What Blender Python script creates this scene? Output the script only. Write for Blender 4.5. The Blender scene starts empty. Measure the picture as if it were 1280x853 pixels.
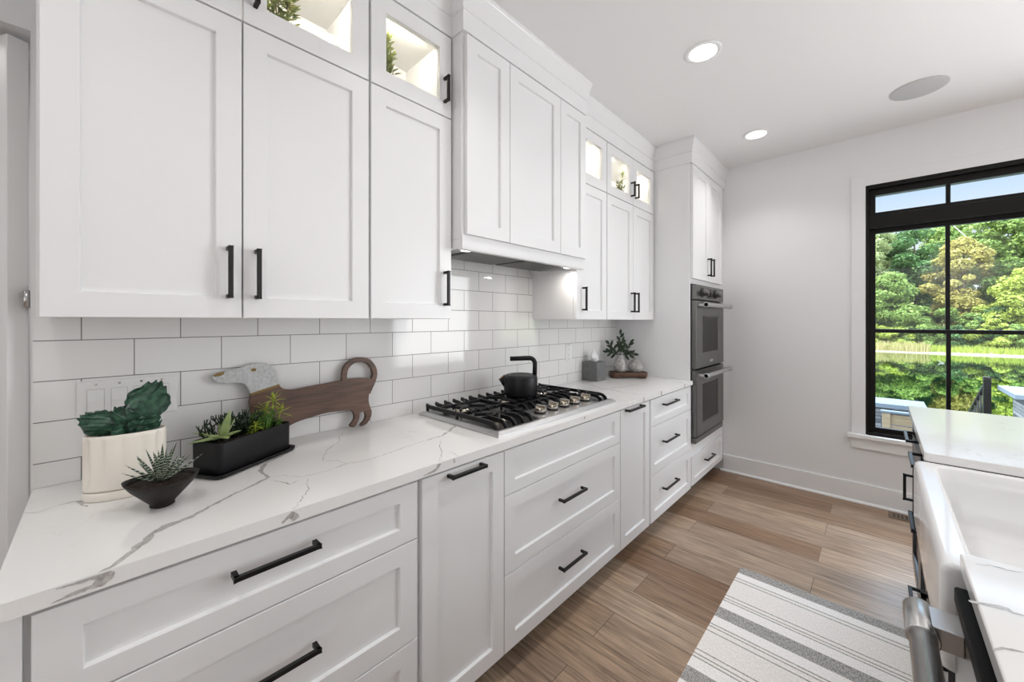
import bpy, bmesh, math, random
import numpy as np
from mathutils import Vector, Matrix
random.seed(7); rng = np.random.default_rng(7)
sc = bpy.context.scene
COL = sc.collection
PI = math.pi

# ------------------------------------------------------------------ camera, world, sun, lights, exposure
F_PX, YAW, CX, CZ, V0 = 485.4, 0.7561, 1.6483, 1.3642, 401.2
cam = bpy.data.cameras.new('camera'); cam_o = bpy.data.objects.new('camera', cam); COL.objects.link(cam_o)
cam.sensor_fit = 'HORIZONTAL'; cam.sensor_width = 36.0; cam.lens = F_PX / 1280 * 36
cam.shift_y = (V0 - 426.5) / 1280
cam.clip_start = 0.02; cam.clip_end = 500
cam_o.location = (CX, 0, CZ); cam_o.rotation_euler = (PI / 2, 0, YAW)
sc.camera = cam_o
sc.view_settings.view_transform = 'Standard'; sc.view_settings.look = 'None'
sc.view_settings.gamma = 1.0; sc.view_settings.use_curve_mapping = False
sc.view_settings.exposure = 0.10
sc.cycles.max_bounces = 10; sc.cycles.diffuse_bounces = 6; sc.cycles.glossy_bounces = 5
sc.cycles.transparent_max_bounces = 16; sc.cycles.transmission_bounces = 6
sc.cycles.sample_clamp_indirect = 8.0
sc.cycles.caustics_reflective = False; sc.cycles.caustics_refractive = False

SKY = 1.0
ZENITH = 10.0
SUN = 4.2
CAN_C = (1.0, 0.985, 0.965)
CAN_W = 2.5          # each recessed ceiling light
FAR_FILL_W = 104.0
BACK_W = 25.0
RIGHT_FILL_W = 3.0         # each added daylight fill lamp by the right wall
PUCK_W = 1.6
ISLAND_FILL_W = 2.2
HOOD_W = 0.7

world = bpy.data.worlds.new('sky'); sc.world = world; world.use_nodes = True
wn = world.node_tree; wn.nodes.clear()
w_out = wn.nodes.new('ShaderNodeOutputWorld'); w_bg = wn.nodes.new('ShaderNodeBackground')
w_tc = wn.nodes.new('ShaderNodeTexCoord'); w_sep = wn.nodes.new('ShaderNodeSeparateXYZ')
w_ramp = wn.nodes.new('ShaderNodeValToRGB')
w_ramp.color_ramp.elements[0].position = 0.0; w_ramp.color_ramp.elements[0].color = (0.86, 0.93, 1.0, 1)
w_ramp.color_ramp.elements[1].position = 0.55; w_ramp.color_ramp.elements[1].color = (0.72, 0.84, 1.0, 1)
e = w_ramp.color_ramp.elements.new(0.17); e.color = (0.78, 0.88, 1.0, 1)
e = w_ramp.color_ramp.elements.new(0.26); e.color = (0.46, 0.68, 0.96, 1)
wn.links.new(w_tc.outputs['Generated'], w_sep.inputs[0]); wn.links.new(w_sep.outputs['Z'], w_ramp.inputs[0])
wn.links.new(w_ramp.outputs[0], w_bg.inputs[0]); 
w_z = wn.nodes.new('ShaderNodeMapRange'); w_z.inputs['From Min'].default_value = 0.27; w_z.inputs['From Max'].default_value = 0.55   # sky above the view brightened to add light through the window
w_z.inputs['To Min'].default_value = SKY; w_z.inputs['To Max'].default_value = SKY * ZENITH
wn.links.new(w_sep.outputs['Z'], w_z.inputs['Value']); wn.links.new(w_z.outputs[0], w_bg.inputs[1])
wn.links.new(w_bg.outputs[0], w_out.inputs[0])

def lamp(name, kind, loc, rot, energy, color=(1, 1, 1), **kw):
    l = bpy.data.lights.new(name, kind); l.energy = energy; l.color = color
    for k, v in kw.items(): setattr(l, k, v)
    o = bpy.data.objects.new(name, l); COL.objects.link(o); o.location = loc; o.rotation_euler = rot
    return o
sun_o = lamp('sun', 'SUN', (-20, -20, 40), (0, 0, 0), SUN, (1.0, 0.95, 0.84), angle=0.01)
sun_o.rotation_euler = Vector((0.62, 0.60, -0.62)).to_track_quat('-Z', 'Y').to_euler()
# added daylight fill: unseen area lamps before the blank right, far and back walls
DAY = (0.93, 0.965, 1.0)
lamp('daylight_fill_right', 'AREA', (5.42, 1.6, 1.35), (0, PI / 2, 0), RIGHT_FILL_W, DAY, shape='RECTANGLE', size=2.0, size_y=2.2)
lamp('daylight_fill_right', 'AREA', (5.42, -1.4, 1.35), (0, PI / 2, 0), RIGHT_FILL_W, DAY, shape='RECTANGLE', size=2.0, size_y=2.2)
lamp('daylight_fill_far', 'AREA', (4.0, 3.84, 1.20), (-PI / 2, 0, 0), FAR_FILL_W, DAY, shape='RECTANGLE', size=2.2, size_y=2.2)
lamp('daylight_fill_back', 'AREA', (2.4, -3.3, 1.35), (PI / 2, 0, 0), BACK_W, DAY, shape='RECTANGLE', size=3.0, size_y=2.2)
# three unseen point lamps added above the island to lift the base cabinets
for y in (0.6, 1.45, 2.3):
    lamp('island_fill_lamp', 'POINT', (2.3, y, 1.95), (0, 0, 0), ISLAND_FILL_W, CAN_C, shadow_soft_size=0.28)
# the kitchen's other recessed ceiling lights, above and behind the camera
for (x, y) in ((0.995, 0.92), (0.995, -0.3), (3.4, 2.1), (3.4, 0.4), (3.4, -1.5)):
    lamp('ceiling_can_lamp', 'AREA', (x, y, 2.735), (0, 0, 0), CAN_W, CAN_C, shape='DISK', size=0.11, spread=math.radians(115))
lamp('pantry_fill_lamp', 'AREA', (-0.75, -0.9, 2.68), (0, 0, 0), 11.0, (1.0, 0.98, 0.96), shape='DISK', size=1.1)  # added to brighten the open door; no fixture is modelled

# ------------------------------------------------------------------ materials
def mat(name, color=(0.8, 0.8, 0.8), rough=0.5, metal=0.0, spec=0.5, **kw):
    m = bpy.data.materials.new(name); m.use_nodes = True
    b = m.node_tree.nodes['Principled BSDF']
    b.inputs['Base Color'].default_value = (*color, 1); b.inputs['Roughness'].default_value = rough
    b.inputs['Metallic'].default_value = metal; b.inputs['Specular IOR Level'].default_value = spec
    for k, v in kw.items(): b.inputs[k].default_value = v
    return m
class NT:
    """short-hand for a material's node tree"""
    def __init__(s, m): s.m = m; s.t = m.node_tree; s.b = s.t.nodes['Principled BSDF']
    def n(s, typ, **kw):
        o = s.t.nodes.new(typ)
        for k, v in kw.items(): setattr(o, k, v)
        return o
    def l(s, a, b): s.t.links.new(a, b)
    def coords(s, order='xyz', scale=(1, 1, 1), loc=(0, 0, 0), world=True):
        g = s.n('ShaderNodeNewGeometry') if world else s.n('ShaderNodeTexCoord')
        src = g.outputs['Position'] if world else g.outputs['Object']
        sp = s.n('ShaderNodeSeparateXYZ'); cb = s.n('ShaderNodeCombineXYZ'); s.l(src, sp.inputs[0])
        for i, c in enumerate(order): s.l(sp.outputs['XYZ'.index(c.upper())], cb.inputs[i])
        mp = s.n('ShaderNodeMapping'); s.l(cb.outputs[0], mp.inputs[0])
        mp.inputs['Scale'].default_value = scale; mp.inputs['Location'].default_value = loc
        return mp.outputs[0]
    def ramp(s, fac, stops, interp='LINEAR'):
        r = s.n('ShaderNodeValToRGB'); cr = r.color_ramp; cr.interpolation = interp
        while len(cr.elements) < len(stops): cr.elements.new(0.5)
        for e_, (p, c) in zip(cr.elements, stops): e_.position = p; e_.color = (*c, 1) if len(c) == 3 else c
        if fac is not None: s.l(fac, r.inputs[0])
        return r.outputs[0]
    def noise(s, vec, scale, detail=4, rough=0.5, dist=0.0):
        o = s.n('ShaderNodeTexNoise'); o.inputs['Scale'].default_value = scale; o.inputs['Detail'].default_value = detail
        o.inputs['Roughness'].default_value = rough; o.inputs['Distortion'].default_value = dist
        if vec is not None: s.l(vec, o.inputs['Vector'])
        return o.outputs['Fac']
    def mix(s, fac, a, b, blend='MIX'):
        o = s.n('ShaderNodeMix', data_type='RGBA', blend_type=blend)
        for sock, v in ((o.inputs[0], fac), (o.inputs[6], a), (o.inputs[7], b)):
            if hasattr(v, 'is_linked'): s.l(v, sock)
            elif isinstance(v, (int, float)): sock.default_value = v
            else: sock.default_value = (*v, 1)
        return o.outputs[2]
    def bump(s, h, strength=0.2, dist=0.002):
        o = s.n('ShaderNodeBump'); o.inputs['Strength'].default_value = strength; o.inputs['Distance'].default_value = dist
        s.l(h, o.inputs['Height']); s.l(o.outputs[0], s.b.inputs['Normal'])
    def color(s, c): s.l(c, s.b.inputs['Base Color'])

M = {}
M['cab'] = mat('cabinet_white_paint', (0.80, 0.80, 0.805), 0.28)
M['wall'] = mat('wall_paint', (0.78, 0.78, 0.785), 0.65)
M['ceil'] = mat('ceiling_paint', (0.80, 0.80, 0.80), 0.8)
M['trim'] = mat('trim_paint', (0.82, 0.82, 0.82), 0.35)
M['inner'] = mat('cabinet_interior', (0.84, 0.83, 0.80), 0.5)
M['black'] = mat('matte_black_metal', (0.012, 0.012, 0.012), 0.38, 0.4)
M['bronze'] = mat('dark_bronze', (0.02, 0.017, 0.014), 0.35, 0.6)
M['frame'] = mat('window_frame_black', (0.007, 0.006, 0.005), 0.45, spec=0.2)
M['iron'] = mat('cast_iron', (0.008, 0.008, 0.009), 0.45, spec=0.3)
M['blackglaze'] = mat('black_ceramic', (0.008, 0.008, 0.009), 0.45, spec=0.25)
M['kettle'] = mat('kettle_black_enamel', (0.006, 0.006, 0.007), 0.38, spec=0.3)
M['toe'] = mat('toe_kick_shade', (0.10, 0.10, 0.10), 0.6)  # darkened so the recess's shade is painted into the board
M['stripblack'] = mat('black_control_strip', (0.004, 0.004, 0.004), 0.5, spec=0.08)
M['gap'] = mat('dark_gap', (0.03, 0.03, 0.03), 0.6)
M['steel'] = mat('stainless_steel', (0.55, 0.55, 0.555), 0.33, 1.0)
M['ovensteel'] = mat('oven_stainless_steel', (0.18, 0.176, 0.17), 0.30, 1.0)
M['chrome'] = mat('polished_steel', (0.58, 0.575, 0.565), 0.27, 1.0)
M['nickel'] = mat('warm_nickel', (0.62, 0.56, 0.48), 0.2, 1.0)
M['ovenglass'] = mat('dark_oven_glass', (0.016, 0.014, 0.012), 0.16, spec=0.10)
M['copper'] = mat('bronze_spout_rim', (0.30, 0.19, 0.12), 0.4, 0.8)
M['brass'] = mat('brass', (0.20, 0.13, 0.05), 0.4, 0.7)
M['porcelain'] = mat('white_fireclay', (0.83, 0.83, 0.83), 0.08)
M['plastic'] = mat('white_plastic', (0.77, 0.77, 0.76), 0.3)
M['island'] = mat('island_black_paint', (0.018, 0.018, 0.02), 0.25)
M['tissue'] = mat('tissue_paper', (0.9, 0.9, 0.9), 0.9)
M['speaker'] = mat('speaker_grille', (0.50, 0.50, 0.50), 0.8)
M['stem'] = mat('plant_stem', (0.16, 0.13, 0.05), 0.7)
M['cloth'] = mat('grey', (0.3, 0.3, 0.3), 0.8)
def emis(name, c, s):
    m = bpy.data.materials.new(name); m.use_nodes = True; nt = m.node_tree; nt.nodes.clear()
    o = nt.nodes.new('ShaderNodeOutputMaterial'); e_ = nt.nodes.new('ShaderNodeEmission')
    e_.inputs[0].default_value = (*c, 1); e_.inputs[1].default_value = s; nt.links.new(e_.outputs[0], o.inputs[0]); return m
M['lens'] = emis('ceiling_light_lens', (1.0, 0.98, 0.94), 5.0)
M['puck'] = emis('cabinet_light_lens', (1.0, 0.93, 0.8), 3.0)
M['hoodlens'] = emis('hood_light_lens', (1.0, 0.97, 0.9), 4.0)

m = M['glass'] = bpy.data.materials.new('clear_glass'); m.use_nodes = True; nt = m.node_tree; nt.nodes.clear()
o = nt.nodes.new('ShaderNodeOutputMaterial'); mx = nt.nodes.new('ShaderNodeMixShader'); tr = nt.nodes.new('ShaderNodeBsdfTransparent')
gl = nt.nodes.new('ShaderNodeBsdfGlossy'); gl.inputs['Roughness'].default_value = 0.01
lwt = nt.nodes.new('ShaderNodeLayerWeight'); lw = nt.nodes.new('ShaderNodeMapRange'); pw = nt.nodes.new('ShaderNodeMath'); pw.operation = 'POWER'; pw.inputs[1].default_value = 5; nt.links.new(lwt.outputs['Facing'], pw.inputs[0]); nt.links.new(pw.outputs[0], lw.inputs['Value']); lw.inputs['To Min'].default_value = .02; lw.inputs['To Max'].default_value = .5
tr.inputs[0].default_value = (0.98, 0.99, 0.985, 1)
nt.links.new(lw.outputs[0], mx.inputs[0]); nt.links.new(tr.outputs[0], mx.inputs[1]); nt.links.new(gl.outputs[0], mx.inputs[2]); nt.links.new(mx.outputs[0], o.inputs[0])

# quartz: warm white with faint fine veining (the large veins are inlaid in the slab mesh)
M['quartz'] = mat('quartz', (0.8, 0.79, 0.78), 0.11); t = NT(M['quartz'])
v = t.coords()
n1 = t.noise(v, 1.7, 5, 0.62, 1.1); ab = t.n('ShaderNodeMath', operation='SUBTRACT'); t.l(n1, ab.inputs[0]); ab.inputs[1].default_value = 0.5
ab2 = t.n('ShaderNodeMath', operation='ABSOLUTE'); t.l(ab.outputs[0], ab2.inputs[0])
vein = t.ramp(ab2.outputs[0], [(0.0, (0.70, 0.68, 0.66)), (0.004, (0.79, 0.775, 0.76)), (0.012, (0.815, 0.805, 0.795))])
t.color(t.mix(t.ramp(t.noise(v, 2.3, 2, 0.5), [(0.50, (0, 0, 0)), (0.64, (1, 1, 1))]), (0.815, 0.805, 0.795), vein))
M['vein'] = mat('quartz_vein', (0.40, 0.375, 0.35), 0.13); t = NT(M['vein'])
t.color(t.ramp(t.noise(t.coords(), 60, 4, 0.7), [(0.35, (0.30, 0.28, 0.265)), (0.65, (0.60, 0.58, 0.56))]))
M['veinpale'] = mat('quartz_vein_halo', (0.66, 0.64, 0.62), 0.13); t = NT(M['veinpale'])
t.color(t.ramp(t.noise(t.coords(), 45, 4, 0.7), [(0.3, (0.36, 0.345, 0.33)), (0.7, (0.62, 0.60, 0.585))]))

# glossy white subway tile with grey grout
TILE_L, TILE_H = 0.2145, 0.1100
M['tile'] = mat('white_subway_tile', (0.8, 0.8, 0.8), 0.06); t = NT(M['tile'])
v = t.coords('yzx', (1, 1, 1), (-0.178, -0.98 + 10 * TILE_H, 0))
bk = t.n('ShaderNodeTexBrick', offset=0.5, offset_frequency=2, squash=1.0)
bk.inputs['Scale'].default_value = 1; bk.inputs['Brick Width'].default_value = TILE_L; bk.inputs['Row Height'].default_value = TILE_H
bk.inputs['Mortar Size'].default_value = 0.0013; bk.inputs['Mortar Smooth'].default_value = 0.15; bk.inputs['Bias'].default_value = 0
bk.inputs['Color1'].default_value = (0.79, 0.785, 0.775, 1); bk.inputs['Color2'].default_value = (0.75, 0.745, 0.735, 1); bk.inputs['Mortar'].default_value = (0.17, 0.165, 0.16, 1)
t.l(v, bk.inputs['Vector'])
# mortar joints come out the same width both ways
t.color(bk.outputs['Color'])
rr = t.ramp(bk.outputs['Fac'], [(0, (0.06,) * 3), (1, (0.7,) * 3)]); t.l(rr, t.b.inputs['Roughness'])
inv = t.n('ShaderNodeMath', operation='SUBTRACT'); inv.inputs[0].default_value = 1; t.l(bk.outputs['Fac'], inv.inputs[1])
wob = t.noise(t.coords(), 9, 2); add = t.n('ShaderNodeMath', operation='MULTIPLY_ADD'); t.l(wob, add.inputs[0]); add.inputs[1].default_value = 0.25; t.l(inv.outputs[0], add.inputs[2])
t.bump(add.outputs[0], 0.35, 0.003)

# plank floor, boards running along x
M['floor'] = mat('oak_plank_floor', (0.2, 0.14, 0.1), 0.36); t = NT(M['floor'])
v = t.coords('xyz', (1, 1, 1), (0.35, 0.06, 0))
bk = t.n('ShaderNodeTexBrick', offset=0.37, offset_frequency=2, squash=1.0)
bk.inputs['Scale'].default_value = 1; bk.inputs['Brick Width'].default_value = 1.75; bk.inputs['Row Height'].default_value = 0.19
bk.inputs['Mortar Size'].default_value = 0.0012; bk.inputs['Mortar Smooth'].default_value = 0.1; bk.inputs['Bias'].default_value = 0
bk.inputs['Color1'].default_value = (0, 0, 0, 1); bk.inputs['Color2'].default_value = (1, 1, 1, 1); bk.inputs['Mortar'].default_value = (0.5, 0.5, 0.5, 1)
t.l(v, bk.inputs['Vector'])
base = t.ramp(bk.outputs['Color'], [(0.0, (0.25, 0.150, 0.090)), (0.3, (0.38, 0.265, 0.182)), (0.55, (0.47, 0.352, 0.258)), (0.8, (0.30, 0.214, 0.154)), (1.0, (0.53, 0.41, 0.315))])
off = t.n('ShaderNodeVectorMath', operation='MULTIPLY_ADD'); t.l(bk.outputs['Color'], off.inputs[0]); off.inputs[1].default_value = (13, 7, 5)
vg = t.coords('xyz', (1.4, 22, 1)); t.l(vg, off.inputs[2])
g1 = t.noise(off.outputs[0], 2.0, 8, 0.65, 0.6)
vg2 = t.coords('xyz', (5, 75, 1)); g2 = t.noise(vg2, 1.0, 3, 0.6)
c = t.mix(1.0, base, t.ramp(g1, [(0.28, (0.38, 0.35, 0.33)), (0.44, (0.85, 0.84, 0.83)), (0.56, (1.06, 1.05, 1.04)), (0.75, (1.40, 1.38, 1.36))]), 'MULTIPLY')
c = t.mix(0.8, c, t.ramp(g2, [(0.3, (0.60, 0.58, 0.56)), (0.7, (1.25, 1.25, 1.25))]), 'MULTIPLY')
c = t.mix(bk.outputs['Fac'], c, (0.075, 0.05, 0.035))
t.color(c)
rr = t.ramp(g2, [(0.3, (0.30,) * 3), (0.7, (0.44,) * 3)]); t.l(rr, t.b.inputs['Roughness'])
inv = t.n('ShaderNodeMath', operation='SUBTRACT'); t.l(g2, inv.inputs[0]); t.l(bk.outputs['Fac'], inv.inputs[1]); t.bump(inv.outputs[0], 0.12, 0.002)

def wood(name, c1, c2, order='yzx', sc_=(3, 30, 30), rough=0.45):
    M[name] = mat(name, c1, rough); t = NT(M[name])
    g = t.noise(t.coords(order, sc_), 1.6, 6, 0.6, 0.8)
    t.color(t.ramp(g, [(0.3, c1), (0.52, tuple((a + b) / 2 for a, b in zip(c1, c2))), (0.72, c2)]))
wood('walnut', (0.045, 0.020, 0.011), (0.175, 0.090, 0.055))
wood('traywood', (0.045, 0.018, 0.009), (0.12, 0.055, 0.028), 'xyz', (8, 8, 60))
wood('cedar', (0.20, 0.15, 0.09), (0.36, 0.28, 0.17), 'xzy', (2, 20, 20), 0.7)
M['marble'] = mat('grey_white_marble', (0.6, 0.6, 0.6), 0.3); t = NT(M['marble'])
t.color(t.ramp(t.noise(t.coords(), 90, 6, 0.8, 0.2), [(0.35, (0.36, 0.37, 0.375)), (0.6, (0.58, 0.59, 0.59))]))
M['soil'] = mat('potting_soil', (0.03, 0.02, 0.015), 0.9); t = NT(M['soil'])
ns = t.noise(t.coords(), 170, 3, 0.7); t.color(t.ramp(ns, [(0.35, (0.008, 0.004, 0.003)), (0.62, (0.035, 0.018, 0.011)), (0.75, (0.25, 0.17, 0.12))])); t.bump(ns, 1.0, 0.006)
M['stoneware'] = mat('pale_grey_stoneware', (0.5, 0.49, 0.47), 0.4); t = NT(M['stoneware'])
t.color(t.ramp(t.noise(t.coords(), 45, 5, 0.7), [(0.35, (0.20, 0.19, 0.18)), (0.65, (0.50, 0.485, 0.465))]))
M['concrete'] = mat('slate_grey_concrete', (0.15, 0.15, 0.15), 0.55); t = NT(M['concrete'])
t.color(t.ramp(t.noise(t.coords(), 22, 5, 0.65), [(0.3, (0.11, 0.11, 0.11)), (0.7, (0.17, 0.17, 0.17))]))
M['cream'] = mat('cream_white_ceramic', (0.82, 0.77, 0.69), 0.28)
M['bowl'] = mat('dark_brown_black_ceramic', (0.016, 0.013, 0.011), 0.5, spec=0.25)
# rug: woven cream cotton with charcoal bands and fine dark lines across (bands follow y)
M['rug'] = mat('striped_woven_rug', (0.6, 0.57, 0.54), 0.95, spec=0.1); t = NT(M['rug'])
tc = t.n('ShaderNodeNewGeometry'); sp = t.n('ShaderNodeSeparateXYZ'); t.l(tc.outputs['Position'], sp.inputs[0])
mr = t.n('ShaderNodeMapRange'); t.l(sp.outputs['Y'], mr.inputs['Value']); mr.inputs['From Min'].default_value = 0.80; mr.inputs['From Max'].default_value = 2.44
CR, LN, DK, PL = (0.93, 0.885, 0.84), (0.27, 0.255, 0.245), (0.29, 0.282, 0.275), (0.97, 0.945, 0.915)
def band(c):   # a dark band centred at c with its fine companion lines
    return [(c - .150, LN), (c - .144, CR), (c - .123, LN), (c - .117, CR), (c - .102, LN), (c - .096, PL), (c - .040, DK), (c + .040, PL), (c + .096, LN), (c + .102, CR), (c + .117, LN), (c + .123, CR), (c + .144, LN), (c + .150, CR)]
stops = [(0.80, CR)] + band(1.545) + band(1.975) + [(2.270, LN), (2.276, CR), (2.295, LN), (2.301, PL), (2.352, DK)]
stops = [(max(0, min(1, (y - 0.80) / 1.64)), c) for y, c in stops]
half = [s_ for s_ in stops if s_[0] < 0.58]; other = [(0.0, CR)] + [s_ for s_ in stops if s_[0] >= 0.58]
rA = t.ramp(mr.outputs[0], half, 'CONSTANT'); rB = t.ramp(mr.outputs[0], other, 'CONSTANT')
gt = t.n('ShaderNodeMath', operation='GREATER_THAN'); t.l(mr.outputs[0], gt.inputs[0]); gt.inputs[1].default_value = 0.58
c = t.mix(gt.outputs[0], rA, rB)
wv = t.noise(t.coords('xyz', (260, 90, 1)), 1.0, 2, 0.7); gd = t.n('ShaderNodeMath', operation='LESS_THAN'); lum = t.n('ShaderNodeRGBToBW'); t.l(c, lum.inputs[0]); t.l(lum.outputs[0], gd.inputs[0]); gd.inputs[1].default_value = 0.4
c = t.mix(0.6, c, t.ramp(wv, [(0.3, (0.72, 0.72, 0.72)), (0.7, (1.2, 1.2, 1.2))]), 'MULTIPLY')
wv2 = t.noise(t.coords('xyz', (330, 60, 1)), 1.0, 1, 0.5); c = t.mix(gd.outputs[0], c, t.mix(t.ramp(wv2, [(0.45, (0, 0, 0)), (0.55, (1, 1, 1))]), c, (0.50, 0.48, 0.46)))
t.color(c); t.bump(wv, 0.5, 0.002)
M['rugedge'] = mat('rug_edge', (0.45, 0.43, 0.40), 0.95)

# plants
def leafmat(name, c1, c2, rough=0.45, scale=30, trans=0.0):
    M[name] = mat(name, c1, rough); t = NT(M[name])
    t.color(t.ramp(t.noise(t.coords(), scale, 4, 0.6), [(0.3, c1), (0.7, c2)]))
    if trans: t.b.inputs['Transmission Weight'].default_value = 0.0
leafmat('teal', (0.006, 0.028, 0.022), (0.065, 0.165, 0.095), 0.34, 75)
leafmat('aloe', (0.17, 0.25, 0.08), (0.36, 0.42, 0.19), 0.4, 25)
leafmat('darkleaf', (0.004, 0.015, 0.004), (0.012, 0.036, 0.009), 0.4, 30)
leafmat('lime', (0.22, 0.30, 0.02), (0.48, 0.55, 0.07), 0.4, 40)
leafmat('midleaf', (0.05, 0.14, 0.02), (0.14, 0.28, 0.04), 0.4, 40)
leafmat('shelfleaf', (0.05, 0.09, 0.015), (0.26, 0.27, 0.07), 0.5, 60)
M['haworthia'] = mat('banded_green_leaf', (0.02, 0.05, 0.02), 0.4); t = NT(M['haworthia'])
wv_ = t.n('ShaderNodeTexWave', wave_type='BANDS', bands_direction='Z'); wv_.inputs['Scale'].default_value = 48; wv_.inputs['Distortion'].default_value = 3.0; wv_.inputs['Detail'].default_value = 1; wv_.inputs['Detail Scale'].default_value = 2
t.l(t.coords(), wv_.inputs['Vector'])
sp = t.n('ShaderNodeSeparateXYZ'); gg = t.n('ShaderNodeNewGeometry'); t.l(gg.outputs['Position'], sp.inputs[0])
mrr = t.n('ShaderNodeMapRange'); t.l(sp.outputs['Z'], mrr.inputs['Value']); mrr.inputs['From Min'].default_value = 1.05; mrr.inputs['From Max'].default_value = 1.02
mm = t.n('ShaderNodeMath', operation='MULTIPLY'); t.l(t.ramp(wv_.outputs['Fac'], [(0.66, (0, 0, 0)), (0.78, (1, 1, 1))]), mm.inputs[0]); t.l(mrr.outputs[0], mm.inputs[1])
t.color(t.mix(mm.outputs[0], (0.018, 0.042, 0.014), (0.46, 0.50, 0.42)))
def foliage(name, c1, c2, c3):
    M[name] = mat(name, c2, 0.6, spec=0.2); t = NT(M[name])
    oi = t.n('ShaderNodeNewGeometry')
    t.color(t.ramp(oi.outputs['Random Per Island'], [(0.0, c1), (0.5, c2), (1.0, c3)]))
    # leaves let some sun through
    tl = t.n('ShaderNodeBsdfTranslucent'); tl.inputs[0].default_value = (*c3, 1); ms = t.n('ShaderNodeMixShader'); ms.inputs[0].default_value = 0.3
    out = [n for n in t.t.nodes if n.type == 'OUTPUT_MATERIAL'][0]
    t.l(t.b.outputs[0], ms.inputs[1]); t.l(tl.outputs[0], ms.inputs[2]); t.l(ms.outputs[0], out.inputs[0])
foliage('fol_olive', (0.13, 0.17, 0.06), (0.24, 0.29, 0.11), (0.40, 0.44, 0.20))
foliage('fol_dark', (0.03, 0.08, 0.025), (0.07, 0.15, 0.045), (0.14, 0.24, 0.075))
foliage('fol_green', (0.08, 0.14, 0.03), (0.17, 0.26, 0.055), (0.32, 0.41, 0.11))
foliage('fol_gold', (0.18, 0.18, 0.04), (0.36, 0.32, 0.08), (0.52, 0.44, 0.15))
foliage('fol_reed', (0.22, 0.20, 0.07), (0.40, 0.35, 0.14), (0.58, 0.52, 0.28))
foliage('fol_bright', (0.18, 0.25, 0.03), (0.32, 0.39, 0.06), (0.48, 0.52, 0.12))
M['bark'] = mat('bark', (0.10, 0.075, 0.05), 0.9); M['birch'] = mat('white_birch_bark', (0.72, 0.70, 0.64), 0.8)
M['sand'] = mat('sandy_bank', (0.22, 0.175, 0.125), 0.95)
M['lawn'] = mat('lawn', (0.22, 0.30, 0.06), 0.9); t = NT(M['lawn']); t.color(t.ramp(t.noise(t.coords(), 1.5, 5, 0.7), [(0.3, (0.09, 0.13, 0.03)), (0.7, (0.22, 0.24, 0.07))]))
M['slate'] = mat('blue_grey_slate_cap', (0.13, 0.16, 0.19), 0.7, spec=.2)
M['paver'] = mat('patio_paver', (0.35, 0.34, 0.33), 0.8)
M['ledge'] = mat('dark_ledgestone', (0.1, 0.1, 0.11), 0.8); t = NT(M['ledge'])
bk = t.n('ShaderNodeTexBrick', offset=0.4); bk.inputs['Scale'].default_value = 1; bk.inputs['Brick Width'].default_value = 0.22; bk.inputs['Row Height'].default_value = 0.04; bk.inputs['Mortar Size'].default_value = 0.003
bk.inputs['Color1'].default_value = (0.035, 0.04, 0.045, 1); bk.inputs['Color2'].default_value = (0.22, 0.235, 0.25, 1); bk.inputs['Mortar'].default_value = (0.01, 0.01, 0.012, 1)
t.l(t.coords('xzy'), bk.inputs['Vector']); t.color(t.mix(0.6, bk.outputs['Color'], t.ramp(t.noise(t.coords(), 14, 5, 0.7), [(0.3, (0.4, 0.4, 0.4)), (0.7, (1.5, 1.5, 1.5))]), 'MULTIPLY'))
m = M['pond'] = bpy.data.materials.new('pond_water'); m.use_nodes = True; nt = m.node_tree; nt.nodes.clear()
o = nt.nodes.new('ShaderNodeOutputMaterial'); mx = nt.nodes.new('ShaderNodeMixShader'); df = nt.nodes.new('ShaderNodeBsdfDiffuse'); gl = nt.nodes.new('ShaderNodeBsdfGlossy')
df.inputs[0].default_value = (0.006, 0.016, 0.008, 1); gl.inputs['Roughness'].default_value = 0.02; gl.inputs['Color'].default_value = (0.86, 0.95, 0.80, 1)
fr = nt.nodes.new('ShaderNodeValue'); fr.outputs[0].default_value = 0.80
bp = nt.nodes.new('ShaderNodeBump'); bp.inputs['Strength'].default_value = 0.025; bp.inputs['Distance'].default_value = 0.04
nz = nt.nodes.new('ShaderNodeTexNoise'); nz.inputs['Scale'].default_value = 2.5; tcn = nt.nodes.new('ShaderNodeTexCoord'); mpn = nt.nodes.new('ShaderNodeMapping'); mpn.inputs['Scale'].default_value = (1, 0.35, 1)
nt.links.new(tcn.outputs['Object'], mpn.inputs[0]); nt.links.new(mpn.outputs[0], nz.inputs['Vector'])
nt.links.new(nz.outputs['Fac'], bp.inputs['Height']); nt.links.new(bp.outputs[0], gl.inputs['Normal'])
nt.links.new(fr.outputs[0], mx.inputs[0]); nt.links.new(df.outputs[0], mx.inputs[1]); nt.links.new(gl.outputs[0], mx.inputs[2]); nt.links.new(mx.outputs[0], o.inputs[0])

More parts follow.
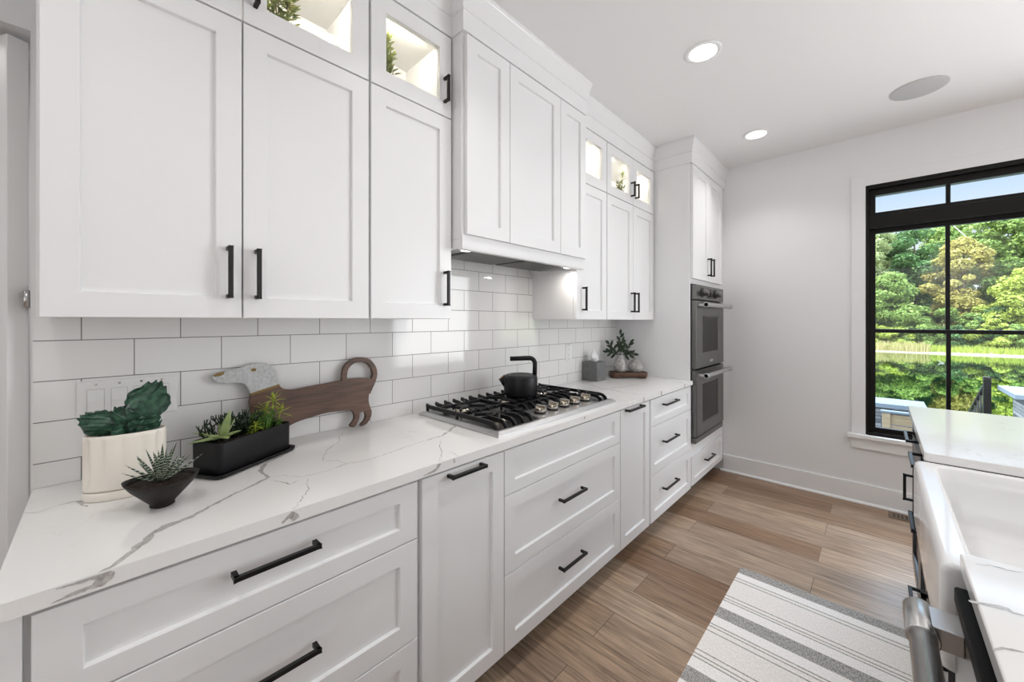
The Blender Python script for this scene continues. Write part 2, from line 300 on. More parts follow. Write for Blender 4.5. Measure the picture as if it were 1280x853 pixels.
# ------------------------------------------------------------------ object helpers
ORG = {}
def tag(o, label=None, cat=None, group=None, kind=None):
    if label: o['label'] = label
    if cat: o['category'] = cat
    if group: o['group'] = group
    if kind: o['kind'] = kind
    return o
def thing(name, label, cat, loc=(0, 0, 0), group=None):
    o = bpy.data.objects.new(name, None); COL.objects.link(o); o.location = loc; o.empty_display_size = 0.05
    ORG[o] = Vector(loc); return tag(o, label, cat, group)
class MB:
    """collects shapes given in world coordinates; build() links them as one mesh object"""
    def __init__(s): s.v = []; s.f = []; s.mi = []; s.sm = []; s.T = Matrix.Identity(4); s.m = 0; s.smooth = False
    def add(s, vs, fs, smooth=None):
        b = len(s.v); s.v += [s.T @ Vector(p) for p in vs]
        s.f += [tuple(i + b for i in f) for f in fs]; s.mi += [s.m] * len(fs); s.sm += [s.smooth if smooth is None else smooth] * len(fs)
    def box(s, x0, x1, y0, y1, z0, z1):
        vs = [(x, y, z) for x in (x0, x1) for y in (y0, y1) for z in (z0, z1)]
        s.add(vs, [(0, 1, 3, 2), (4, 6, 7, 5), (0, 4, 5, 1), (2, 3, 7, 6), (0, 2, 6, 4), (1, 5, 7, 3)], False); return s
    def rings(s, rings, cap0=True, cap1=True, closed=True, smooth=True):
        n = len(rings[0]); vs = [p for r in rings for p in r]; fs = []
        for i in range(len(rings) - 1):
            for j in range(n if closed else n - 1):
                k = (j + 1) % n; fs.append((i * n + j, i * n + k, (i + 1) * n + k, (i + 1) * n + j))
        s.add(vs, fs, smooth)
        if cap0: s.add(rings[0][::-1], [tuple(range(n))], False)
        if cap1: s.add(rings[-1], [tuple(range(n))], False)
        return s
    def cyl(s, p0, p1, r0, r1=None, n=20, caps=True):
        r1 = r0 if r1 is None else r1; p0, p1 = Vector(p0), Vector(p1); d = (p1 - p0).normalized()
        a = d.orthogonal().normalized(); b = d.cross(a)
        ring = lambda p, r: [p + (a * math.cos(2 * PI * i / n) + b * math.sin(2 * PI * i / n)) * r for i in range(n)]
        return s.rings([ring(p0, r0), ring(p1, r1)], caps, caps)
    def lathe(s, prof, c=(0, 0, 0), n=40, sx=1.0, sy=1.0, cap0=True, cap1=False, fl=0.0, nf=0):
        rs = []
        for (r, z) in prof:
            ring = []
            for i in range(n):
                a = 2 * PI * i / n; k = r * (1 - fl * (0.5 + 0.5 * math.cos(nf * a))) if nf else r
                ring.append((c[0] + k * math.cos(a) * sx, c[1] + k * math.sin(a) * sy, c[2] + z))
            rs.append(ring)
        return s.rings(rs, cap0, cap1)
    def tube(s, pts, r, n=10, caps=True, sq=False):
        pts = [Vector(p) for p in pts]; rr_ = r if isinstance(r, (list, tuple)) else [r] * len(pts); rs = []
        up = None
        for i, p in enumerate(pts):
            d = (pts[min(i + 1, len(pts) - 1)] - pts[max(i - 1, 0)]).normalized()
            a = d.orthogonal().normalized() if up is None else (up - d * up.dot(d)).normalized()
            up = a; b = d.cross(a)
            rs.append([p + (a * math.cos(2 * PI * j / n) + b * math.sin(2 * PI * j / n)) * rr_[i] for j in range(n)])
        return s.rings(rs, caps, caps)
    def prism(s, poly, axis, a0, a1, smooth=False):
        """poly of 2-D points extruded along axis ('x': points are (y,z); 'y': (x,z); 'z': (x,y))"""
        def P(p, a): return {'x': (a, p[0], p[1]), 'y': (p[0], a, p[1]), 'z': (p[0], p[1], a)}[axis]
        n = len(poly); vs = [P(p, a0) for p in poly] + [P(p, a1) for p in poly]
        fs = [tuple(range(n))[::-1], tuple(range(n, 2 * n))] + [(i, (i + 1) % n, n + (i + 1) % n, n + i) for i in range(n)]
        s.add(vs, fs, smooth); return s
    def leaf(s, base, d, L, w, th=0.25, bend=(0, 0, -0.2), n=7, tip=0.05, side=None, mid=0.35):
        """a thick tapering leaf: from base along d, bending towards `bend`"""
        base = Vector(base); d = Vector(d).normalized(); bend = Vector(bend)
        p = base.copy(); rs = []; st = L / n
        sd = Vector(side) if side is not None else d.cross(Vector((0, 0, 1)))
        if sd.length < 1e-3: sd = Vector((1, 0, 0))
        sd.normalize()
        for i in range(n + 1):
            t_ = i / n
            k = (0.45 + 0.55 * math.sin(PI / 2 * min(1, t_ / mid))) if t_ < mid else max(tip, math.cos((t_ - mid) / (1 - mid) * PI / 2) ** 0.9)
            nn = sd.cross(d).normalized(); ww = w * 0.5 * k; hh = ww * th
            rs.append([p + sd * ww, p + sd * ww * 0.55 - nn * hh, p - sd * ww * 0.55 - nn * hh, p - sd * ww, p - sd * ww * 0.55 + nn * hh * 0.6, p + sd * ww * 0.55 + nn * hh * 0.6])
            d = (d + bend / n).normalized(); sd = (sd - d * sd.dot(d)).normalized(); p = p + d * st
        s.rings(rs, True, True)
    def build(s, name, mats, parent=None, bevel=0.0, seg=2, sub=0, label=None, fix=True):
        me = bpy.data.meshes.new(name); org = ORG.get(parent, None)
        if parent is not None and org is None: org = ORG[parent.parent]; ORG[parent] = org
        org = org or Vector((0, 0, 0))
        me.from_pydata([tuple(p - org) for p in s.v], [], s.f)
        ml = mats if isinstance(mats, (list, tuple)) else [mats]
        for m_ in ml: me.materials.append(M[m_] if isinstance(m_, str) else m_)
        me.polygons.foreach_set('material_index', s.mi); me.polygons.foreach_set('use_smooth', s.sm)
        if fix:
            bm = bmesh.new(); bm.from_mesh(me); bmesh.ops.remove_doubles(bm, verts=bm.verts, dist=1e-6)
            bmesh.ops.recalc_face_normals(bm, faces=bm.faces); bm.to_mesh(me); bm.free()
        me.update()
        o = bpy.data.objects.new(name, me); COL.objects.link(o)
        if parent is not None: o.parent = parent; ORG[o] = org
        else: ORG[o] = Vector((0, 0, 0))
        if bevel:
            b = o.modifiers.new('bevel', 'BEVEL'); b.width = bevel; b.segments = seg; b.limit_method = 'ANGLE'; b.angle_limit = math.radians(40)
            b.harden_normals = False
        if sub: md = o.modifiers.new('sub', 'SUBSURF'); md.levels = sub; md.render_levels = sub
        if label: o['label'] = label
        return o
def struct(name, mb, m_, bevel=0.0, parent=None):
    o = mb.build(name, m_, parent, bevel)
    if parent is None: o['kind'] = 'structure'
    return o
def rotz(cx, cy, a): return Matrix.Translation((cx, cy, 0)) @ Matrix.Rotation(a, 4, 'Z')

# ------------------------------------------------------------------ the room
YF, CEIL = 3.909, 2.743
XR, YB = 5.5, -3.4
DY0, DY1, DH = -1.02, -0.128, 2.14        # pantry doorway in the left wall
struct('floor', MB().box(-1.9, XR, YB, YF + .15, -0.12, 0.0), 'floor')
struct('ceiling', MB().box(-1.9, XR + .15, YB, YF + .15, CEIL, CEIL + 0.12), 'ceil')
mb = MB(); mb.box(-0.12, 0, DY1, YF, 0, CEIL); mb.box(-0.12, 0, YB, DY0, 0, CEIL); mb.box(-0.12, 0, DY0, DY1, DH, CEIL)
struct('wall_left', mb, 'wall')
mb = MB(); mb.box(-1.9, -1.8, -2.2, 0.6, 0, CEIL); mb.box(-1.8, -0.12, 0.5, 0.6, 0, CEIL); mb.box(-1.8, -0.12, -2.2, -2.1, 0, CEIL)
struct('wall_pantry', mb, 'wall')
WX0, WX1, WZ0, WZ1 = 1.58, 2.42, 0.52, 2.366
mb = MB(); mb.box(-0.12, WX0, YF, YF + .15, 0, CEIL); mb.box(WX1, XR, YF, YF + .15, 0, CEIL); mb.box(WX0, WX1, YF, YF + .15, 0, WZ0); mb.box(WX0, WX1, YF, YF + .15, WZ1, CEIL)
struct('wall_far', mb, 'wall')
struct('wall_right', MB().box(XR, XR + .15, YB, YF + .15, 0, CEIL), 'wall')
struct('wall_back', MB().box(-0.12, XR + .15, YB - .15, YB, 0, CEIL), 'wall')
mb = MB(); mb.box(0.62, XR, YF - .016, YF, 0.0, 0.150); mb.prism([(YF - .016, 0), (YF - .016, .020), (YF - .024, .018), (YF - .030, .010), (YF - .032, 0)], 'x', 0.60, XR)
struct('baseboard_far', mb, 'trim', 0.003)
# door: white slab swung into the pantry, hinged beside the counter
d1 = bpy.data.objects.new('door_1', None); COL.objects.link(d1); d1.location = (0.0, DY1 - .004, 0); ORG[d1] = Vector(d1.location); d1['kind'] = 'structure'
mb = MB(); a = math.atan2(-0.47, -0.88); mb.T = rotz(-0.045, DY1 - .006, a)
mb.box(0, 0.85, 0.0, 0.04, 0.012, 2.125); mb.build('door_slab', 'trim', d1, 0.002)
mb = MB(); mb.cyl((-0.022, DY1 - .008, 1.40), (-0.022, DY1 - .008, 1.445), .0065); mb.box(-0.045, -0.020, DY1 - .0035, DY1 - .001, 1.395, 1.45); mb.build('hinge', 'chrome', d1)
mb = MB(); mb.box(-0.12, 0.0, DY1 - .0005, DY1 + .0, 0, DH)
# ---- window in the far wall
w1 = bpy.data.objects.new('window_1', None); COL.objects.link(w1); w1.location = (2.0, YF, 0.52); ORG[w1] = Vector(w1.location); w1['kind'] = 'structure'
def ring_xz(mb, x0, x1, z0, z1, wl, wr, wb, wt, y0, y1):
    mb.box(x0, x0 + wl, y0, y1, z0, z1); mb.box(x1 - wr, x1, y0, y1, z0, z1)
    mb.box(x0 + wl, x1 - wr, y0, y1, z0, z0 + wb); mb.box(x0 + wl, x1 - wr, y0, y1, z1 - wt, z1)
mb = MB(); ring_xz(mb, WX0, WX1, WZ0, WZ1, .018, .018, .022, .030, YF - .006, YF + .12)
mb.box(WX0 + .018, WX1 - .018, YF + .004, YF + .12, 2.045, 2.140); mb.build('window_frame', 'frame', w1, .002)
mb = MB(); ring_xz(mb, WX0 + .018, WX1 - .018, 2.140, WZ1 - .030, .034, .034, .025, .045, YF + .03, YF + .09); mb.box(1.984, 2.006, YF + .05, YF + .075, 2.16, 2.30)
ts = mb.build('transom_sash', 'frame', w1, .002)
mb = MB(); ring_xz(mb, WX0 + .018, WX1 - .018, 1.277, 2.045, .034, .034, .026, .030, YF + .062, YF + .10); mb.box(1.984, 2.006, YF + .07, YF + .09, 1.30, 2.02)
us = mb.build('upper_sash', 'frame', w1, .002)
mb = MB(); ring_xz(mb, WX0 + .018, WX1 - .018, 0.542, 1.303, .034, .034, .035, .026, YF + .020, YF + .058); mb.box(1.984, 2.006, YF + .028, YF + .048, .57, 1.28)
ls = mb.build('lower_sash', 'frame', w1, .002)
for (p, z0, z1, y) in ((ts, 2.16, 2.295, YF + .064), (us, 1.30, 2.02, YF + .081), (ls, .572, 1.275, YF + .039)):
    MB().box(WX0 + .045, WX1 - .045, y - .002, y + .002, z0, z1).build('pane', 'glass', p)
mb = MB(); mb.box(1.500, WX0, YF - .010, YF, .516, 2.445); mb.box(WX1, 2.50, YF - .010, YF, .516, 2.445); mb.box(WX0, WX1, YF - .010, YF, WZ1, 2.445)
mb.build('casing', 'wall', w1, .002)
mb = MB(); mb.box(1.479, 2.52, YF - .045, YF + .0, .490, .518); mb.box(1.495, 2.505, YF - .018, YF, .410, .490); mb.build('window_sill', 'trim', w1, .003)

# backsplash of tiles on the cabinet wall
mb = MB(); mb.box(0.0, 0.010, -0.123, 3.046, 0.9145, 1.3835); mb.box(0.0, 0.010, 1.0195, 1.9325, 1.3835, 1.70); struct('wall_tile', mb, 'tile')

# ------------------------------------------------------------------ cabinet building blocks
def shaker(mb, y0, y1, z0, z1, xf, fr=.058, t=.020, dep=.011, glass=False, fz=None):
    """a shaker front facing +x at x=xf: flat frame around a recessed panel (open where it holds glass)"""
    fz = fr if fz is None else fz; c = .0025
    R = lambda x, a, b: [(x, y0 + a, z0 + b), (x, y1 - a, z0 + b), (x, y1 - a, z1 - b), (x, y0 + a, z1 - b)]
    if glass:
        mb.rings([R(xf - t, 0, 0), R(xf - .0015, 0, 0), R(xf, .0015, .0015), R(xf, fr, fz), R(xf - t, fr, fz), R(xf - t, 0, 0)], False, False, True, False)
    else:
        mb.rings([R(xf - t, 0, 0), R(xf - .0015, 0, 0), R(xf, .0015, .0015), R(xf, fr, fz), R(xf - c, fr + .001, fz + .001), R(xf - dep, fr + c, fz + c)], True, True, True, False)
def pull(parent, c, L, axis, mname='black', xf=None, so=.034, s=.011, sign=1):
    """square bar pull standing off a front; c is the point on the front face at its middle"""
    mb = MB(); x, y, z = c; h = L / 2; q = s / 2
    if axis == 'y':
        mb.box(x + sign * (so - s), x + sign * so, y - h, y + h, z - q, z + q)
        for k in (-1, 1): mb.box(min(x, x + sign * so), max(x, x + sign * so), y + k * h - (s if k > 0 else 0), y + k * h + (0 if k > 0 else s), z - q, z + q)
    else:
        mb.box(x + sign * (so - s), x + sign * so, y - q, y + q, z - h, z + h)
        for k in (-1, 1): mb.box(min(x, x + sign * so), max(x, x + sign * so), y - q, y + q, z + k * h - (s if k > 0 else 0), z + k * h + (0 if k > 0 else s))
    return mb.build('handle', mname, parent, .0012, 2)

XB = 0.625     # base cabinet fronts
G = .0018
def base_unit(name, label, y0, y1, fronts, toe=True, extra=None, cat='cabinet'):
    """fronts: list of (kind, y0, y1, z0, z1, pull) """
    r = thing(name, label, cat, (0.30, (y0 + y1) / 2, 0), 'base cabinets under the long countertop')
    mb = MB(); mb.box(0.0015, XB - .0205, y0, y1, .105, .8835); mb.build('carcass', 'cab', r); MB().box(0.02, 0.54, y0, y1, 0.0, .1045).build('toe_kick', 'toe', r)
    for (k, a, b, z0, z1, pl) in fronts:
        mb = MB(); shaker(mb, a, b, z0, z1, XB, fz=(.046 if z1 - z0 < .2 else None)); d = mb.build(k, 'cab', r, 0)
        if pl: pull(d, (XB, pl[0], pl[1]), pl[2], 'y')
    if extra: extra(r)
    return r
def filler(r): MB().box(0.58, XB - .003, -0.1225, -.0885, .105, .8835).build('filler_strip', 'cab', r, .001)
base_unit('drawer_cabinet', 'wide white three-drawer base cabinet at the near end beneath the potted plants', -.1225, .6655,
          [('drawer', -.079, .6645, .105, .3955, None), ('drawer', -.079, .6645, .3985, .6985, (.283, .558, .178)), ('drawer', -.079, .6645, .7015, .8725, (.283, .813, .178))], extra=filler)
base_unit('pull_out_cabinet', 'white tall-door base cabinet left of the cooktop drawers, pull across its top rail', .6665, 1.0425,
          [('door', .682, 1.0415, .105, .8725, (.851, .858, .152))])
base_unit('drawer_cabinet', 'wide white base cabinet of three drawers directly under the gas cooktop', 1.0435, 1.9475,
          [('drawer', 1.0455, 1.9445, .105, .3955, (1.474, .276, .185)), ('drawer', 1.0455, 1.9445, .3985, .6985, (1.474, .576, .185)), ('drawer_front', 1.0455, 1.9445, .7015, .8725, None)])
base_unit('pull_out_cabinet', 'narrow white tall-door base cabinet right of the cooktop drawers', 1.9485, 2.3325,
          [('door', 1.9515, 2.316, .105, .8725, (2.095, .866, .195))])
base_unit('drawer_cabinet', 'white three-drawer base cabinet beside the wall ovens, below the tissue box', 2.3335, 3.045,
          [('drawer', 2.3365, 3.0425, .105, .3955, (2.622, .274, .225)), ('drawer', 2.3365, 3.0425, .3985, .6985, (2.622, .580, .225)), ('drawer', 2.3365, 3.0425, .7015, .8725, (2.622, .820, .225))])

# ---- pixel rays onto the slab, for the veins copied from the photograph
S_, C_ = math.sin(YAW), math.cos(YAW)
Rv = Vector((C_, S_, 0)); Z = Vector((0, 0, 1))
def ray(u, v):
    a_, b_ = (u - 640) / F_PX, -(v - V0) / F_PX
    return Vector((-S_ + C_ * a_, C_ + S_ * a_, b_))
def onz(z, u, v): r_ = ray(u, v); k = (z - CZ) / r_.z; return (CX + k * r_.x, k * r_.y)
def onx(x, u, v): r_ = ray(u, v); k = (x - CX) / r_.x; return (k * r_.y, CZ + k * r_.z)
XC = 0.637
ct = MB(); ct.box(0.0105, XC, -.1235, 3.0455, .884, .914)
def vein(mb, pts, w, mi, z=.9143, jit=.0025):
    p = [Vector((*q, 0)) for q in pts]; q2 = []
    for i in range(len(p) - 1):
        n = max(2, int((p[i + 1] - p[i]).length / .010))
        for k in range(n): q2.append(p[i].lerp(p[i + 1], k / n) + Vector((random.gauss(0, jit), random.gauss(0, jit), 0)))
    q2.append(p[-1]); L, Rr = [], []
    for i, a_ in enumerate(q2):
        d = (q2[min(i + 1, len(q2) - 1)] - q2[max(0, i - 1)]).normalized(); nn = Vector((-d.y, d.x, 0)); t_ = i / max(1, len(q2) - 1)
        ww = w * (0.45 + 0.75 * random.random()) * (0.35 + 0.65 * math.sin(PI * min(1, max(0.03, t_)))) * .5
        x1, x2 = a_ + nn * ww, a_ - nn * ww
        for x_ in (x1, x2): x_.x = min(XC - .0025, max(.012, x_.x)); x_.z = z
        L.append(x1); Rr.append(x2)
    mb.m = mi; n = len(L)
    mb.add(L + Rr, [(i, i + 1, n + i + 1, n + i) for i in range(n - 1)], False); mb.m = 0
PX = lambda pts: [onz(.914, *q) for q in pts]
V1 = PX([(118, 722), (140, 708), (162, 692), (184, 676), (189, 668), (208, 658), (238, 647), (262, 634), (290, 619), (306, 612), (322, 604), (336, 597), (325, 589), (331, 580), (352, 570), (372, 558)])
vein(ct, V1[:9], .019, 2, .9142, .0015); vein(ct, V1[8:], .013, 2, .9142, .0015); vein(ct, V1, .0055, 1, .9144, .0012)
V2 = PX([(338, 598), (352, 594), (375, 597), (406, 590), (434, 580), (465, 574), (493, 564), (521, 554.5), (540, 549), (556, 544), (563, 538), (570, 532)])
vein(ct, V2, .0035, 1, .9144); vein(ct, PX([(535, 550), (552, 545), (562, 539), (570, 531), (578, 524)]), .013, 2, .9142)
vein(ct, PX([(434, 580), (420, 576), (403, 576), (404, 570), (409, 563), (423, 552), (428, 541)]), .003, 1)
vein(ct, PX([(551, 551), (549, 556), (552, 563), (551, 572), (548, 578)]), .004, 1)
vein(ct, PX([(383, 600), (386, 612), (376, 625), (366, 640)]), .003, 1)
vein(ct, PX([(30, 641), (46, 641), (60, 637), (74, 632)]), .003, 1); vein(ct, PX([(74, 632), (90, 628), (97, 627), (110, 634)]), .008, 2, .9142)
vein(ct, PX([(338, 600), (352, 604), (362, 606), (372, 601)]), .004, 1)
vein(ct, PX([(560, 566), (568, 567), (572, 571)]), .003, 1)
for pts in (((690, 505), (720, 497), (745, 493), (770, 492)), ((745, 484), (775, 490), (800, 494), (812, 493)), ((820, 472), (835, 475), (848, 477), (857, 481)), ((735, 479), (752, 487), (780, 484), (800, 480))):
    vein(ct, PX(pts), .009, 2, .9142)
def spline(pts, n=6, closed=False):
    P_ = [Vector((*p, 0)) for p in pts]; out = []; N = len(P_)
    rngs = range(N if closed else N - 1)
    g = lambda i: P_[i % N] if closed else P_[max(0, min(N - 1, i))]
    for i in rngs:
        p0, p1, p2, p3 = g(i - 1), g(i), g(i + 1), g(i + 2)
        for k in range(n):
            t_ = k / n; out.append(.5 * ((2 * p1) + (-p0 + p2) * t_ + (2 * p0 - 5 * p1 + 4 * p2 - p3) * t_ ** 2 + (-p0 + 3 * p1 - 3 * p2 + p3) * t_ ** 3))
    if not closed: out.append(P_[-1])
    return [(q.x, q.y) for q in out]
# veins running down the front edge
EP = [0.0]
def edge_poly(px, mi):
    ct.m = mi; pts = [onx(XC + .0003, *q) for q in px]; pts = spline(pts, 5, True) if len(px) > 4 else pts; pts = [(a_ + random.gauss(0, .0006), b_ + random.gauss(0, .0006)) for a_, b_ in pts]; EP[0] += .00012; ct.add([(XC + .0003 + EP[0], min(max(a_, -.12), 3.04), min(.9115, max(.8865, b_))) for a_, b_ in pts], [tuple(range(len(pts)))], False); ct.m = 0
edge_poly([(88, 745.8), (109, 737.6), (125.4, 733.6), (136, 727), (143.6, 717.6), (138, 713), (128, 714), (112, 723), (118, 727), (113.5, 732), (100, 738)], 1)
edge_poly([(62, 756), (88, 746), (110, 738), (112, 733), (95, 739), (80, 746)], 1)
edge_poly([(70, 737), (89, 730), (113, 722), (112, 726), (90, 733)], 2)
edge_poly([(352, 655), (364, 640), (368, 640), (374, 646), (366, 652), (362, 648)], 1)
edge_poly([(529, 595), (536, 591), (544, 586), (548, 579), (551, 580), (547, 587), (540, 592)], 1)
for (u, v0_, v1_) in ((567, 573, 579), (704, 523, 529), (804, 497, 504), (826, 489, 495), (855, 480, 485), (730, 520, 524)): edge_poly([(u, v0_), (u + 1.3, v0_), (u + 1.3, v1_), (u, v1_)], 1)
o = ct.build('countertop', ['quartz', 'vein', 'veinpale'], None, .0, fix=False)
tag(o, 'long white quartz countertop with grey veins along the tiled wall', 'countertop')
bv = o.modifiers.new('bevel', 'BEVEL'); bv.width = .003; bv.segments = 3; bv.limit_method = 'ANGLE'

# ------------------------------------------------------------------ upper cabinets
XU = 0.345
UZ0, UZ1, GZ0, GZ1 = 1.372, 2.2065, 2.2115, 2.548
def upper_unit(label, y0, y1, cuts, pulls, gpulls, lights, name='upper_cabinet', xl=None, open_l=False):
    r = thing(name, label, 'cabinet', (0.17, (y0 + y1) / 2, UZ0), 'upper cabinets with lit glass tops')
    xb = XU - .021; mb = MB()
    mb.box(0.0015, xb, y0, y0 + .018, UZ0, 2.556); mb.box(0.0015, xb, y1 - .018, y1, UZ0, 2.556)
    mb.box(0.0015, xb, y0 + .018, y1 - .018, UZ0 + .012, UZ0 + .03); mb.box(0.0015, xb, y0 + .018, y1 - .018, 2.195, 2.222)
    mb.box(0.0015, xb, y0 + .018, y1 - .018, 2.550, 2.556); mb.box(0.0015, .012, y0 + .018, y1 - .018, UZ0 + .03, 2.55)
    mb.box(xb - .02, xb, y0 + .018, y1 - .018, UZ0 + .012, UZ0 + .05); mb.box(xb - .02, xb, y0 + .018, y1 - .018, 2.535, 2.556)
    mb.build('carcass', 'inner' if False else 'cab', r, .001)
    for i in range(len(cuts) - 1):
        a, b = cuts[i] + G, cuts[i + 1] - G
        mb = MB(); shaker(mb, a, b, UZ0, UZ1, XU); d = mb.build('door', 'cab', r)
        if pulls[i] is not None: pull(d, (XU, pulls[i], 1.497), .142, 'z')
        mb = MB(); shaker(mb, a, b, GZ0, GZ1, XU, glass=True, fz=.062); g = mb.build('glass_door', 'cab', r)
        MB().box(XU - .013, XU - .009, a + .05, b - .05, GZ0 + .055, GZ1 - .055).build('pane', 'glass', g)
        if gpulls[i] is not None: pull(g, (XU, gpulls[i], 2.315), .105, 'z', 'bronze')
    for ly in lights:
        MB().box(.262, .282, ly - .12, ly + .12, 2.541, 2.5495).build('cabinet_light', 'puck', r, .001)
        lamp('cabinet_lamp', 'AREA', (.272, ly, 2.538), (0, math.radians(48), 0), PUCK_W, (1.0, 0.90, 0.76), shape='RECTANGLE', size=.02, size_y=.22)
    return r
upper_unit('large white double-door upper cabinet above the potted plants', -.095, .6515, (-.092, .2755, .650), (.2425, .309), (.246, .306), (.10, .47))
upper_unit('white single-door upper cabinet between the large double-door one and the hood', .6525, 1.018, (.655, 1.0125), (.975,), (.975,), (.83,))
upper_unit('white single-door upper cabinet just right of the hood', 1.934, 2.2965, (1.938, 2.2945), (2.005,), (1.975,), (2.12,))
upper_unit('white double-door upper cabinet beside the tall oven cabinet', 2.2975, 3.0445, (2.299, 2.673, 3.030), (2.640, 2.706), (2.640, 2.706), (2.48, 2.86))

# hood cabinet
hr = thing('hood_cabinet', 'white panelled range hood cabinet projecting above the cooktop', 'range hood', (0.2, 1.475, 1.665))
TX = .635; HX = .420; HY0, HY1 = 1.0195, 1.9325
mb = MB(); mb.box(0.012, .399, HY0, HY0 + .02, 1.668, 1.7045); mb.box(0.012, .399, HY1 - .02, HY1, 1.668, 1.7045); mb.box(0.012, .399, HY0, HY1, 1.705, 2.556)
mb.build('carcass', 'cab', hr, .0015)
for a, b in ((1.034, 1.288), (1.291, 1.679), (1.682, 1.927)):
    mb = MB(); shaker(mb, a, b, 1.722, 2.5475, HX, fr=.057); mb.build('panel', 'cab', hr)
mb = MB(); mb.box(.400, .406, HY0, HY1, 1.664, 1.722); mb.box(.380, .406, HY0, HY1, 1.660, 1.668); mb.build('apron', 'cab', hr, .0015)
ins = thing('vent_hood_insert', 'grey metal vent insert with two lights under the hood cabinet', 'vent hood', (.22, 1.475, 1.672))
mb = MB(); mb.box(.10, .378, 1.060, 1.895, 1.674, 1.704); mb.build('housing', 'ovensteel', ins, .002)
for k in range(2):
    a = 1.13 + k * .36
    mb = MB(); mb.box(.12, .33, a, a + .33, 1.669, 1.674)
    for j in range(14): mb.box(.125 + j * .0145, .132 + j * .0145, a + .008, a + .322, 1.667, 1.669)
    mb.build('baffle_filter', 'gap' if False else 'ovensteel', ins)
for ly in (1.095, 1.515 + .34):
    mb = MB(); mb.cyl((.345, ly, 1.674), (.345, ly, 1.669), .026, n=24); mb.build('hood_light', 'hoodlens', ins)
lamp('hood_lamp', 'AREA', (.345, 1.10, 1.662), (0, 0, 0), HOOD_W, (1, .93, .86), shape='DISK', size=.05)
lamp('hood_lamp', 'AREA', (.345, 1.85, 1.662), (0, 0, 0), HOOD_W, (1, .93, .86), shape='DISK', size=.05)

# frieze and crown up to the ceiling, stepping out around the hood and the tall cabinet
path = [(XU - .002, -.1235), (XU - .002, 1.0165), (HX - .003, 1.0165), (HX - .003, 1.9355), (XU - .002, 1.9355), (XU - .002, 3.0435), (TX - .003, 3.0435), (TX - .003, YF)]
def offs(path, d):
    out = []
    for i, p in enumerate(path):
        segs = []
        if i > 0: q = Vector(path[i]) - Vector(path[i - 1]); segs.append(Vector((q.y, -q.x)).normalized())
        if i < len(path) - 1: q = Vector(path[i + 1]) - Vector(path[i]); segs.append(Vector((q.y, -q.x)).normalized())
        n_ = segs[0] if len(segs) == 1 else segs[0] + segs[1]
        out.append((p[0] + n_.x * d, p[1] + n_.y * d))
    return out
prof = [(0.0, 2.5565), (0.0, 2.640), (.005, 2.642), (.005, 2.650), (.008, 2.668), (.016, 2.700), (.022, 2.722), (.025, 2.726), (.025, CEIL)]
rows = [[(*q, z) for q in offs(path, d)] for d, z in prof]
mb = MB(); mb.rings(rows, False, False, False, False)
bottom = [(q[0] - .03, q[1]) for q in path]
mb.add([(x, y, 2.5565) for x, y in path] + [(max(0, x - .05), y + (.05 if k_ in (2, 6) else (-.05 if k_ == 3 else 0)), 2.5565) for k_, (x, y) in enumerate(path)], [(i, i + 1, len(path) + i + 1, len(path) + i) for i in range(len(path) - 1)], False)
o = mb.build('trim_1', 'cab', None); o['kind'] = 'structure'

# ------------------------------------------------------------------ tall oven cabinet, double wall oven
TY0, TY1 = 3.0465, 3.905
tr_ = thing('tall_oven_cabinet', 'tall white cabinet enclosing the two wall ovens in the far corner', 'cabinet', (.3, 3.47, 0))
mb = MB(); mb.box(0.005, .614, TY0, TY0 + .019, .105, 2.556); mb.box(0.005, .612, TY1 - .03, TY1, .105, 2.556)
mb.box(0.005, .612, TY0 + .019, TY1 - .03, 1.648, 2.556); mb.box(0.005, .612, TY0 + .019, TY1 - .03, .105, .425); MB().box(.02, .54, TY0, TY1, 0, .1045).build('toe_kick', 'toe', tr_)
mb.box(.60, .612, TY0 + .019, TY1 - .03, .425, .440)
mb.build('carcass', 'cab', tr_, .0015)
for a, b, py in ((3.060, 3.439, 3.402), (3.442, 3.822, 3.479)):
    mb = MB(); shaker(mb, a, b, 1.685, 2.546, TX); d = mb.build('door', 'cab', tr_); pull(d, (TX, py, 1.80), .142, 'z')
mb = MB(); shaker(mb, 3.060, 3.850, .115, .335, TX - .008, fz=.046); d = mb.build('drawer', 'cab', tr_); pull(d, (TX - .008, 3.44, .245), .20, 'y')

ov = thing('double_wall_oven', 'stainless steel double wall oven stacked in the tall white cabinet', 'oven', (.4, 3.44, .43))
OY0, OY1 = 3.078, 3.778
mb = MB(); mb.box(.05, .618, TY0 + .0195, OY1 + .02, .445, 1.640); mb.build('oven_body', 'gap', ov)
mb = MB(); mb.box(.6145, .652, OY0, OY1, 1.527, 1.640); cp = mb.build('control_panel', 'ovensteel', ov, .002)
for ky in (3.215, 3.545):
    mb = MB(); mb.cyl((.652, ky, 1.583), (.658, ky, 1.583), .036, n=28); mb.build('knob_bezel', 'gap', cp)
    mb = MB(); mb.cyl((.658, ky, 1.583), (.700, ky, 1.583), .025, .022, n=28); mb.box(.690, .703, ky - .005, ky + .005, 1.561, 1.605); mb.build('knob', 'ovensteel', cp, .001)
MB().box(.652, .6535, 3.325, 3.435, 1.545, 1.620).build('display', 'ovenglass', cp)
